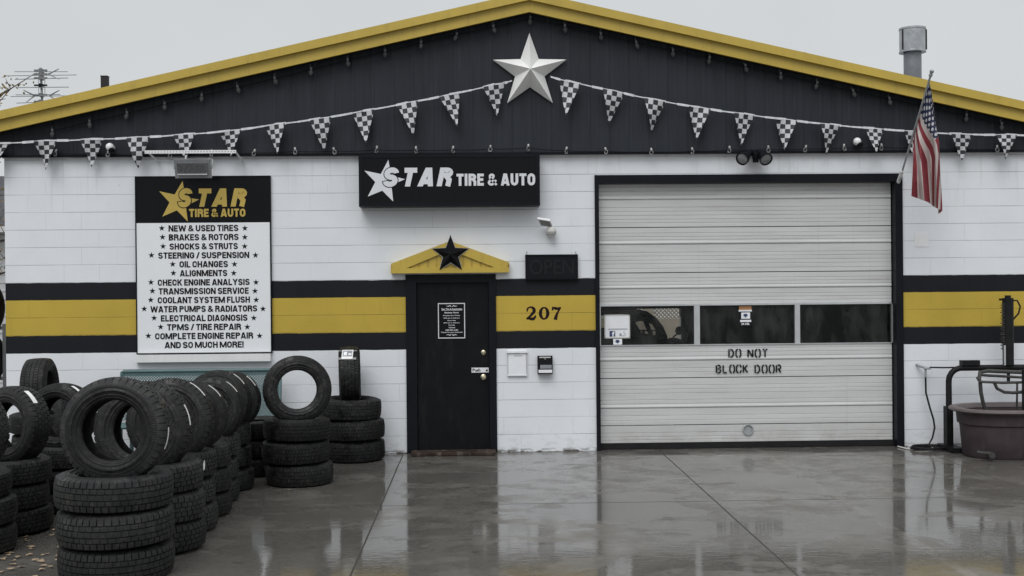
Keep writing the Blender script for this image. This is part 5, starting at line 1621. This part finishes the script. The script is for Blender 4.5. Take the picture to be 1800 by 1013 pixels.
STACKS = [
 # id, x, depth, radius, height per tyre, kind, phrase
 ('A', -2.497, 8.00, 0.390, 0.235, 'truck', 'the nearest stack'),
 ('B', -2.44, 8.76, 0.355, 0.222, 'block', 'the second stack of the middle row'),
 ('C', -2.45, 9.44, 0.322, 0.216, 'block', 'the third stack of the middle row'),
 ('D', -2.455, 10.07, 0.306, 0.205, 'road', 'the fourth stack of the middle row'),
 ('E', -2.50, 10.69, 0.31, 0.205, 'block', 'the fifth stack of the middle row'),
 ('F', -2.50, 11.30, 0.30, 0.215, 'road', 'the farthest stack of the middle row'),
 ('G', -1.80, 11.58, 0.338, 0.2185, 'road', 'the stack nearest the door step side, standing alone'),
 ('H', -1.425, 13.09, 0.355, 0.233, 'road', 'the stack against the wall left of the door'),
 ('Q', -2.33, 12.20, 0.300, 0.192, 'road', 'the dark stack squeezed in before the bench end'),
 ('I', -3.85, 8.76, 0.35, 0.205, 'block', 'the front stack at the left edge of the photo'),
 ('J', -3.835, 9.47, 0.345, 0.200, 'block', 'the second stack of the left row'),
 ('K', -3.72, 10.42, 0.335, 0.190, 'road', 'the third stack of the left row'),
 ('L', -4.36, 10.15, 0.34, 0.20, 'block', 'the outer back stack at the left edge'),
 ('N', -4.12, 11.25, 0.335, 0.165, 'road', 'the half hidden stack before the wall at left'),
 ('P', -4.64, 12.45, 0.33, 0.215, 'road', 'the stack by the wall left of the bench'),
]
LV = ['lowest', 'middle', 'top']
TOPZ = {}
desc = {'truck': 'chunky block tread', 'block': 'deep tread', 'road': 'fine road tread'}
for (sid, x, dpt, rr, hh, kd, phr) in STACKS:
    base = Vector((x, dpt - CAM_D, 0))
    for k in range(3):
        jx, jy = random.uniform(-.02, .02), random.uniform(-.012, .012)
        if sid == 'A': jx = (-0.005, 0.008, -0.012)[2 - k] + (0.02 if k == 0 else 0)
        r_k = rr * random.uniform(0.985, 1.01)
        lb = '%s tyre with %s in %s' % (LV[k], desc[kd], phr)
        strip = None
        t_ = tyre(base + Vector((jx, jy, hh * (k + 0.5) + 0.001)), r_k, hh * 0.985, kd, lb, (R(random.uniform(-1.6, 1.6)), R(random.uniform(-1.6, 1.6)), random.uniform(0, 6.28)))
        t_['stack'] = sid
    TOPZ[sid] = hh * 3
# torn paper on side of some lying tyres
def side_sticker(sid, k, ang, zoff, pts, name='torn_sticker'):
    ts = [o for o in col.objects if o.get('stack') == sid]
    root = ts[k]
    x, dpt, rr, hh = [(s[1], s[2], s[3], s[4]) for s in STACKS if s[0] == sid][0]
    c_ = root.location
    m = MB(); vs = []
    for (u, v) in pts:
        a_ = R(ang) + u / rr
        vs.append((c_.x + (rr + 0.006) * math.cos(a_), c_.y + (rr + 0.006) * math.sin(a_), c_.z + zoff + v))
    m.add(vs, [tuple(range(len(vs)))])
    o = m.build(name, M['label'])
    o.data.transform(root.matrix_basis.inverted())
    o.parent = root
bpy.context.view_layer.update()
side_sticker('C', 2, -42, 0.0, [(-.045, -.01), (-.035, -.03), (-.005, -.045), (.03, -.042), (.05, -.02), (.052, .03), (.045, .05), (.03, .012), (.012, .024), (-.005, .004), (-.02, .012)])
side_sticker('G', 1, -168, 0.07, [(-.03, 0), (0, -.035), (.035, 0), (0, .035)])
side_sticker('G', 0, -168, 0.06, [(-.03, 0), (0, -.035), (.03, 0), (0, .035)])
for o in list(col.objects):
    if 'stack' in o.keys(): del o['stack']

def stand(sid, dx, dy, rr, W, kind, label, yaw=0.0, lean=3.0, sink=0.06, strip=None, zt=None, spin=None):
    s = [q for q in STACKS if q[0] == sid][0]
    z_ = TOPZ[sid] - sink + rr if zt is None else zt - rr
    rx = R(90 - lean)
    eul = Matrix.Rotation(R(yaw), 3, 'Z') @ Matrix.Rotation(rx, 3, 'X')
    return tyre((s[1] + dx, s[2] - CAM_D + dy, z_), rr, W, kind, label, eul.to_euler(), strip)
stand('A', 0.016, 0.0, 0.362, 0.255, 'block', 'big standing tyre with open centre on top of the nearest stack', yaw=-1, lean=4, sink=0.075, strip=(-22, 2, 0.01, 0.03))
stand('B', -0.068, 0.0, 0.358, 0.25, 'block', 'standing tyre with a white label on its right side behind the biggest standing one', yaw=0, lean=4, sink=0.12, strip=(4, 30, 0.045, 0.065))
stand('C', -0.026, -0.06, 0.343, 0.23, 'block', 'standing tyre third from the front in the middle row', yaw=0, lean=6, sink=0.06, zt=1.235, strip=(35, 62, 0.03, 0.055))
stand('D', 0.03, -0.22, 0.302, 0.20, 'road', 'standing tyre fourth from the front leaning on the one behind', yaw=1, lean=4, sink=0.045, strip=(33, 60, 0.035, 0.06))
stand('E', 0.07, -0.08, 0.292, 0.205, 'road', 'standing tyre fifth from the front in the middle row', yaw=-2, lean=5, sink=0.06, strip=(33, 60, 0.045, 0.065))
stand('F', 0.0, -0.09, 0.305, 0.20, 'road', 'taller standing tyre near the far end of the middle row', yaw=-1, lean=4, sink=0.06, zt=1.165, strip=(33, 60, 0.03, 0.055))
stand('F', 0.07, 0.15, 0.29, 0.195, 'road', 'last standing tyre of the middle row before the teal bench', yaw=-4, lean=4, sink=0.05, zt=1.135, strip=(30, 56, 0.03, 0.055))
stand('G', 0.0, 0.0, 0.340, 0.20, 'road', 'standing tyre framing white wall through its round hole', yaw=11, lean=5, sink=0.062)
hz_ = stand('H', -0.02, 0.03, 0.325, 0.24, 'road', 'standing tyre seen tread first with a picture label, left of the door', yaw=96, lean=1, sink=0.07)
m = MB()
c_ = hz_.location
def on_tread(u, v, ro): # u across (x), v angle in degrees from the front (0) upward
    return Vector((c_.x + u, c_.y - (0.325 + ro) * math.cos(R(v)), c_.z + (0.325 + ro) * math.sin(R(v))))
def curved(m, u0, u1, v0, v1, ro):
    vs = []
    n = 6
    for k in range(n + 1):
        v = v0 + (v1 - v0) * k / n
        for ro_ in (ro, ro - 0.003): vs += [on_tread(u0, v, ro_), on_tread(u1, v, ro_)]
    fs = []
    for k in range(n):
        i, j = 4 * k, 4 * k + 4
        fs += [(i, i + 1, j + 1, j), (i + 2, j + 2, j + 3, i + 3), (i, j, j + 2, i + 2), (i + 1, i + 3, j + 3, j + 1)]
    m.add(vs, fs)
bpy.context.view_layer.update()
def to_tyre(m, name, mat, par):
    o = m.build(name, mat); o.data.transform(par.matrix_basis.inverted()); o.parent = par; return o
curved(m, -0.10, 0.10, 36, 41, 0.004); curved(m, -0.10, 0.10, 58, 62, 0.004); to_tyre(m, 'tape', M['clip'], hz_)
m = MB(); curved(m, -0.062, 0.062, 37, 62, 0.008); pl_ = to_tyre(m, 'picture_label', M['label'], hz_)
m = MB(); curved(m, -0.052, 0.052, 43, 59, 0.010); to_tyre(m, 'label_print', M['printgrey'], hz_)
m = MB()
for k in range(12):
    pass
for (u0, u1, v0, v1) in ((-0.04, -0.005, 45, 55), (0.012, 0.045, 46, 50)): curved(m, u0, u1, v0, v1, 0.012)
to_tyre(m, 'label_image', M['paper'], hz_)
stand('I', 0.0, 0.0, 0.335, 0.235, 'block', 'standing tyre cut off by the left edge of the photo', yaw=-16, lean=4, sink=0.06, strip=(40, 62, 0.03, 0.065))
stand('J', 0.06, 0.02, 0.318, 0.22, 'block', 'standing tyre with a white label on the second stack of the left row', yaw=-24, lean=4, sink=0.06, strip=(36, 62, 0.01, 0.055))
stand('K', 0.0, 0.0, 0.305, 0.22, 'road', 'standing tyre with a hole full of more tyres, left behind the biggest one', yaw=-14, lean=4, sink=0.06, strip=(44, 66, 0.02, 0.06))
stand('L', 0.02, 0.0, 0.315, 0.22, 'block', 'standing tyre turned sideways at the left edge behind the left row', yaw=-48, lean=8, sink=0.065, zt=1.125)
stand('N', 0.0, 0.0, 0.30, 0.21, 'road', 'half hidden standing tyre below the one by the wall at left', yaw=-35, lean=8, sink=0.065, zt=1.0)
stand('P', -0.02, -0.02, 0.325, 0.265, 'road', 'tall upright tyre seen tread first against the white wall at left', yaw=95, lean=2, sink=0.07)

# tyre rack beyond the left corner of the shop
RKX = X(-22, 560, 0.25)
rack = empty('tyre_rack', (RKX, 0.25, 0), 'grey steel tyre rack past the left corner of the shop', 'rack')
m = MB()
for yy in (0.08, 0.42):
    for xx in (RKX - 1.3, RKX + 0.13): m.box(xx - 0.02, xx + 0.02, yy - 0.02, yy + 0.02, 0, 1.55)
m.build('rack_post', M['greypaint'], rack)
for zz in (0.30, 0.90, 1.50):
    m = MB()
    for yy in (0.08, 0.42): m.box(RKX - 1.28, RKX + 0.11, yy - 0.018, yy + 0.018, zz - 0.02, zz + 0.02)
    m.build('rack_rail', M['greypaint'], rack)
for lv, zz in (('bottom', 0.30), ('middle', 0.90), ('top', 1.50)):
    for k in range(2):
        tyre((RKX - 0.02 - 0.27 * k, 0.25, zz + 0.245), 0.285, 0.22, 'road', 'tyre on the %s rail of the rack past the left corner, %s' % (lv, ('nearest the wall', 'further from the wall')[k]), (R(90), 0, R(84)), group='tyres on the rack')

# ------------------------------------------------------------------ fallen leaves
lv = MB()
def leaf_at(x, y, s, a):
    n = 6
    vs = []
    for k in range(n):
        t = 2 * PI * k / n
        r_ = s * (1.0 if k % 2 == 0 else 0.55) * random.uniform(0.8, 1.2)
        vs.append((x + r_ * math.cos(t + a), y + r_ * 0.8 * math.sin(t + a), 0.006 + random.uniform(0, 0.35) * s))
    lv.add(vs, [tuple(range(n))])
for (px, py, n, sp) in ((20, 948, 8, 0.10), (75, 978, 26, 0.25), (97, 900, 16, 0.12), (45, 965, 10, 0.25), (30, 1000, 10, 0.3), (95, 930, 12, 0.25), (15, 985, 8, 0.2), (535, 862, 3, 0.12), (60, 1010, 10, 0.4)):
    gq = ground(px, py)
    for _ in range(n): leaf_at(gq.x + random.gauss(0, sp), gq.y + random.gauss(0, sp), random.uniform(0.02, 0.04), random.uniform(0, 6.28))
for _ in range(30): leaf_at(random.uniform(-6, -3.0), random.uniform(-6.5, -2.5), random.uniform(0.012, 0.028), random.uniform(0, 6.28))
for _ in range(14): leaf_at(random.uniform(-1.8, 6), random.uniform(-5.5, -0.3), random.uniform(0.008, 0.016), random.uniform(0, 6.28))
tag(lv.build('fallen_leaves', paint('dry leaves', (0.30, 0.22, 0.14), 0.6, 0.5, 30)), 'scattered dry brown leaves on the wet concrete', 'leaves', kind='stuff')

# ------------------------------------------------------------------ old car inside the workshop
CX, CY = X(1088, 570, 2.6), 3.0
car = empty('vintage_car', (CX, CY, 0), 'dark vintage car parked inside behind the left garage window', 'car')
def loft(mb, secs, cap=True):
    n = len(secs[0]); vs = [p for s_ in secs for p in s_]; fs = []
    for i in range(len(secs) - 1):
        for k in range(n):
            k2 = (k + 1) % n; fs.append((i * n + k, i * n + k2, (i + 1) * n + k2, (i + 1) * n + k))
    if cap: fs.append(tuple(range(n - 1, -1, -1))); fs.append(tuple(range((len(secs) - 1) * n, len(secs) * n)))
    mb.add(vs, fs)
def sec(y, hw_, z0, z1, pw=3.0, n=28):
    out = []
    for k in range(n):
        a_ = 2 * PI * k / n
        ca, sa_ = math.cos(a_), math.sin(a_)
        out.append((CX + hw_ * math.copysign(abs(ca) ** (2 / pw), ca), y, (z0 + z1) / 2 + (z1 - z0) / 2 * math.copysign(abs(sa_) ** (2 / pw), sa_)))
    return out
m = MB(); loft(m, [sec(2.35, 0.70, 0.35, 1.25, 6), sec(3.2, 0.78, 0.30, 1.27), sec(4.4, 0.78, 0.30, 1.25), sec(5.3, 0.66, 0.34, 1.15), sec(5.65, 0.45, 0.42, 0.9)]); m.build('body', M['carpaint'], car, smooth=50)
m = MB(); loft(m, [sec(0.75, 0.16, 0.50, 0.98), sec(0.85, 0.26, 0.42, 1.10, 2.4), sec(1.5, 0.42, 0.40, 1.19, 2.4), sec(2.36, 0.60, 0.40, 1.25, 2.6)]); m.build('hood', M['carpaint'], car, smooth=50)
for s_ in (-1, 1):
    m = MB(); loft(m, [[(CX + s_ * 0.62 + (p[0] - CX), p[1], p[2]) for p in sec(y, w_, z0, z1, 2.3)] for y, w_, z0, z1 in ((0.72, 0.10, 0.5, 0.72), (0.85, 0.19, 0.40, 1.0), (1.25, 0.22, 0.42, 1.23), (1.8, 0.21, 0.36, 1.24), (2.4, 0.16, 0.30, 1.15))])
    m.build('fender', M['carpaint'], car, smooth=50)
    m = MB(); m.lathe([(0, 0.09), (0.06, 0.085), (0.10, 0.05), (0.11, 0.0), (0.07, -0.12), (0, -0.16)], (CX + s_ * 0.52, 0.76, 0.86), 20, (0, -1, 0)); m.build('headlight', M['chrome'], car, smooth=50)
    for yy in (1.35, 4.55):
        m = MB(); m.lathe([(0.12, -0.08), (0.3, -0.09), (0.34, -0.05), (0.34, 0.05), (0.3, 0.09), (0.12, 0.08)], (CX + s_ * 0.66, yy, 0.34), 28, (1, 0, 0), True); wh_ = m.build('wheel', M['rubber'], car, smooth=50)
        m = MB(); m.lathe([(0, 0.085 * s_), (0.12, 0.09 * s_), (0.2, 0.07 * s_), (0.2, 0.0)], (CX + s_ * 0.66, yy, 0.34), 24, (1, 0, 0)); m.build('hub_cap', M['chrome'], wh_, smooth=50)
# roof: arched shell
def roof_pt(u, v):
    y = 2.55 + 2.45 * v
    hw_ = 0.51 * (1 - 0.25 * abs(v - 0.4) ** 1.5)
    a_ = (u - 0.5) * PI
    zc_ = 1.40 + 0.20 * (math.cos(a_) ** 0.55 if abs(u - .5) < .499 else 0) * (1 - 0.65 * abs(v - 0.38) ** 2.0)
    return Vector((CX + hw_ * math.sin(a_), y, zc_))
m = MB(); m.grid(roof_pt, 24, 14); rfm = m.build('roof', M['carpaint'], car, smooth=60)
sl = rfm.modifiers.new('thick', 'SOLIDIFY'); sl.thickness = 0.04
for s_ in (-1, 1):
    m = MB(); m.tube([(CX + s_ * 0.574, 2.34, 1.20), (CX + s_ * 0.541, 2.44, 1.34), (CX + s_ * 0.480, 2.54, 1.45), (CX + s_ * 0.385, 2.58, 1.53), (CX + s_ * 0.2, 2.60, 1.575), (CX, 2.6, 1.582)], [0.07, 0.06, 0.048, 0.045, 0.045, 0.045], 10)
    m.tube([(CX + s_ * 0.590, 3.5, 1.2), (CX + s_ * 0.492, 3.5, 1.44)], 0.035, 8)
    m.tube([(CX + s_ * 0.541, 4.6, 1.15), (CX + s_ * 0.410, 4.9, 1.44)], 0.07, 8)
    m.build('pillar', M['carpaint'], car, smooth=50)
def ws_pt(u, v):
    hw_ = (0.56 - 0.09 * v - 0.06 * v * v)
    return Vector((CX + (u - 0.5) * 2 * hw_, 2.36 + 0.23 * v + 0.10 * (1 - math.cos((u - .5) * 2.4)), 1.22 + 0.345 * v - 0.05 * v * (abs(u - .5) * 2) ** 3))
def reflection_haze():  # grey reflection on the screen, put in as a translucent haze
    t = NT('dusty windscreen glass')
    tr = t.n('ShaderNodeBsdfTransparent'); tr.inputs[0].default_value = (0.85, 0.87, 0.86, 1)
    tl = t.n('ShaderNodeBsdfTranslucent'); tl.inputs[0].default_value = (0.5, 0.52, 0.5, 1)
    mx = t.n('ShaderNodeMixShader'); t.link(t.rng(t.noise(t.obj(), 6, 5), 0.3, 0.7, 0.15, 0.3), mx.inputs[0])
    t.link(tr.outputs[0], mx.inputs[1]); t.link(tl.outputs[0], mx.inputs[2]); t.link(mx.outputs[0], t.out.inputs[0])
    return t.m
m = MB(); m.grid(ws_pt, 16, 8); m.build('windscreen', reflection_haze(), car, smooth=60)
m = MB(); m.box(CX - 0.55, CX + 0.55, 4.75, 4.80, 1.1, 1.26); m.build('rear_shelf', M['carpaint'], car)
m = MB(); sx = CX + 0.34; m.tube([(sx + 0.2 * math.cos(2 * PI * k / 28), 2.62 + 0.06 * math.sin(2 * PI * k / 28), 1.30 + 0.15 * math.sin(2 * PI * k / 28)) for k in range(29)], 0.014, 8, False)
m.tube([(sx - 0.2, 2.62, 1.30), (sx + 0.2, 2.62, 1.30)], 0.012, 6); m.tube([(sx, 2.62, 1.30), (sx, 2.4, 1.2)], 0.02, 8); m.build('steering_wheel', M['black'], car, smooth=50)
m = MB(); m.tube([(CX + 0.72, 2.34, 1.22), (CX + 0.78, 2.25, 1.28)], 0.012, 8); m.lathe([(0, -0.02), (0.05, -0.018), (0.06, 0.0), (0.055, 0.01), (0, 0.012)], (CX + 0.79, 2.25, 1.31), 20, (0, 1, 0)); m.build('side_mirror', M['black'], car, smooth=40)
m = MB(); m.box(CX - 0.6, CX + 0.6, 2.9, 3.05, 0.5, 1.12); m.box(CX - 0.6, CX + 0.6, 2.9, 3.5, 0.4, 0.62); m.build('seat', M['inner'], car)
m = MB()
for k in range(9): m.tube([(CX - 0.12 + 0.03 * k, 0.72, 0.5), (CX - 0.12 + 0.03 * k, 0.76, 0.86)], 0.008, 6)
m.build('grille', M['chrome'], car)
# tan fence behind the shop, seen through the open rear bay
FNY = 16.0
fn = empty('lattice_fence', (CX, FNY, 0), 'tan fence with lattice top behind the shop, seen through the window', 'fence')
m = MB(); m.box(RX0 - 2.5, RX1 + 2.0, FNY, FNY + 0.08, 0, 1.05); m.build('panel', M['tan'], fn)
m = MB(); mesh_panel(m, Vector((RX0 - 2.5, FNY + 0.04, 1.05)), Vector((RX1 - RX0 + 4.5, 0, 0)), Vector((0, 0, 0.42)), 70, 4, 0.018); m.build('lattice', M['tan'], fn)
m = MB()
for xx in (RX1 - 0.12, RX0 - 0.4): m.box(xx - 0.12, xx + 0.12, FNY - 0.16, FNY - 0.001, 0, 2.4)
m.build('post', M['tan'], fn)
m = MB(); m.box(RX0 - 2.5, RX1 + 2.0, FNY + 0.09, FNY + 0.14, 1.47, 2.3); m.build('top_board', M['siding'], fn)

# ------------------------------------------------------------------ neighbour house and tree at the far left
NX = X(10, 420, 9.0)
nh_ = empty('neighbour_house', (NX - 4, 9, 0), 'white sided house beyond the left corner of the shop', 'house')
nz_ = Z(4, 402, 9.0)
m = MB(); m.box(NX - 8, NX, 9.0, 15, 0, nz_)
for k in range(18): m.box(NX - 8.002, NX + 0.004, 8.985, 9.0, k * 0.16, k * 0.16 + 0.012)
m.build('wall', M['siding'], nh_)
m = MB(); m.add([(NX - 8.3, 8.6, nz_), (NX + 0.3, 8.6, nz_), (NX + 0.3, 12, nz_ + 1.3), (NX - 8.3, 12, nz_ + 1.3), (NX - 8.3, 15.4, nz_), (NX + 0.3, 15.4, nz_)], [(0, 1, 2, 3), (3, 2, 5, 4), (0, 3, 4), (1, 5, 2)])
m.build('roof', M['shingle'], nh_)
m = MB(); m.box(NX - 8.3, NX + 0.3, 8.56, 8.598, nz_ - 0.09, nz_ + 0.02); m.build('gutter', M['white'], nh_)
def leaf_mat(name, a_, b_):
    t = NT(name); oi = t.n('ShaderNodeNewGeometry')
    c = t.mix(oi.outputs['Random Per Island'], a_, b_)
    t.set(Base_Color=c, Roughness=0.6)
    tl = t.n('ShaderNodeBsdfTranslucent'); t.link(c, tl.inputs[0]); mx = t.n('ShaderNodeMixShader'); mx.inputs[0].default_value = 0.3
    t.link(t.b.outputs[0], mx.inputs[1]); t.link(tl.outputs[0], mx.inputs[2]); t.link(mx.outputs[0], t.out.inputs[0]); return t.m
M['leaf'] = leaf_mat('autumn leaf', (0.10, 0.095, 0.03), (0.26, 0.16, 0.035))
M['bark'] = paint('bark', (0.07, 0.06, 0.05), 0.85, 0.3, 12, 0.4)
def tree(x, y, h, spread, label, nleaf, seed):
    rnd = random.Random(seed)
    root = empty('tree', (x, y, 0), label, 'tree')
    tr_ = MB(); cr = MB()
    tr_.tube([(x, y, 0), (x + 0.05, y, h * 0.2), (x - 0.05, y, h * 0.4), (x, y, h * 0.75)], [0.16, 0.13, 0.10, 0.04], 10)
    tips = []
    for k in range(26):
        a_ = rnd.uniform(0, 2 * PI); z0 = h * rnd.uniform(0.25, 0.72); L_ = spread * rnd.uniform(0.6, 1.0) * (1.1 - 0.5 * z0 / h)
        p = Vector((x, y, z0)); pts = [p]; d = Vector((math.cos(a_), math.sin(a_), rnd.uniform(0.25, 0.8))).normalized()
        for s_ in range(4):
            p = p + d * L_ / 4; d = (d + Vector((rnd.gauss(0, .2), rnd.gauss(0, .2), rnd.gauss(0.02, .15)))).normalized(); pts.append(p)
        tr_.tube(pts, [0.045, 0.034, 0.024, 0.015, 0.006], 6)
        for q in pts[1:]:
            for _ in range(4):
                d2 = Vector((rnd.gauss(0, 1), rnd.gauss(0, 1), rnd.gauss(0.3, .7))).normalized() * rnd.uniform(0.2, 0.6)
                tr_.tube([q, q + d2 * 0.6, q + d2], [0.010, 0.007, 0.003], 4); tips += [q + d2 * f for f in (0.4, 0.7, 1.0)]
    for _ in range(nleaf):
        q = rnd.choice(tips) + Vector((rnd.gauss(0, .08), rnd.gauss(0, .08), rnd.gauss(0, .08)))
        u = Vector((rnd.gauss(0, 1), rnd.gauss(0, 1), rnd.gauss(0, 1))).normalized(); v = u.orthogonal().normalized(); s_ = rnd.uniform(0.02, 0.04)
        cr.add([q - u * s_, q + v * s_ * 0.55, q + u * s_, q - v * s_ * 0.55], [(0, 1, 2, 3)])
    tr_.build('trunk', M['bark'], root, smooth=50); cr.build('crown', M['leaf'], root)
tq = at(0, 220, 6.5)
tree(tq.x - 1.05, 6.5, 6.7, 2.6, 'thin autumn tree at the left edge behind the roof corner', 3600, 3)
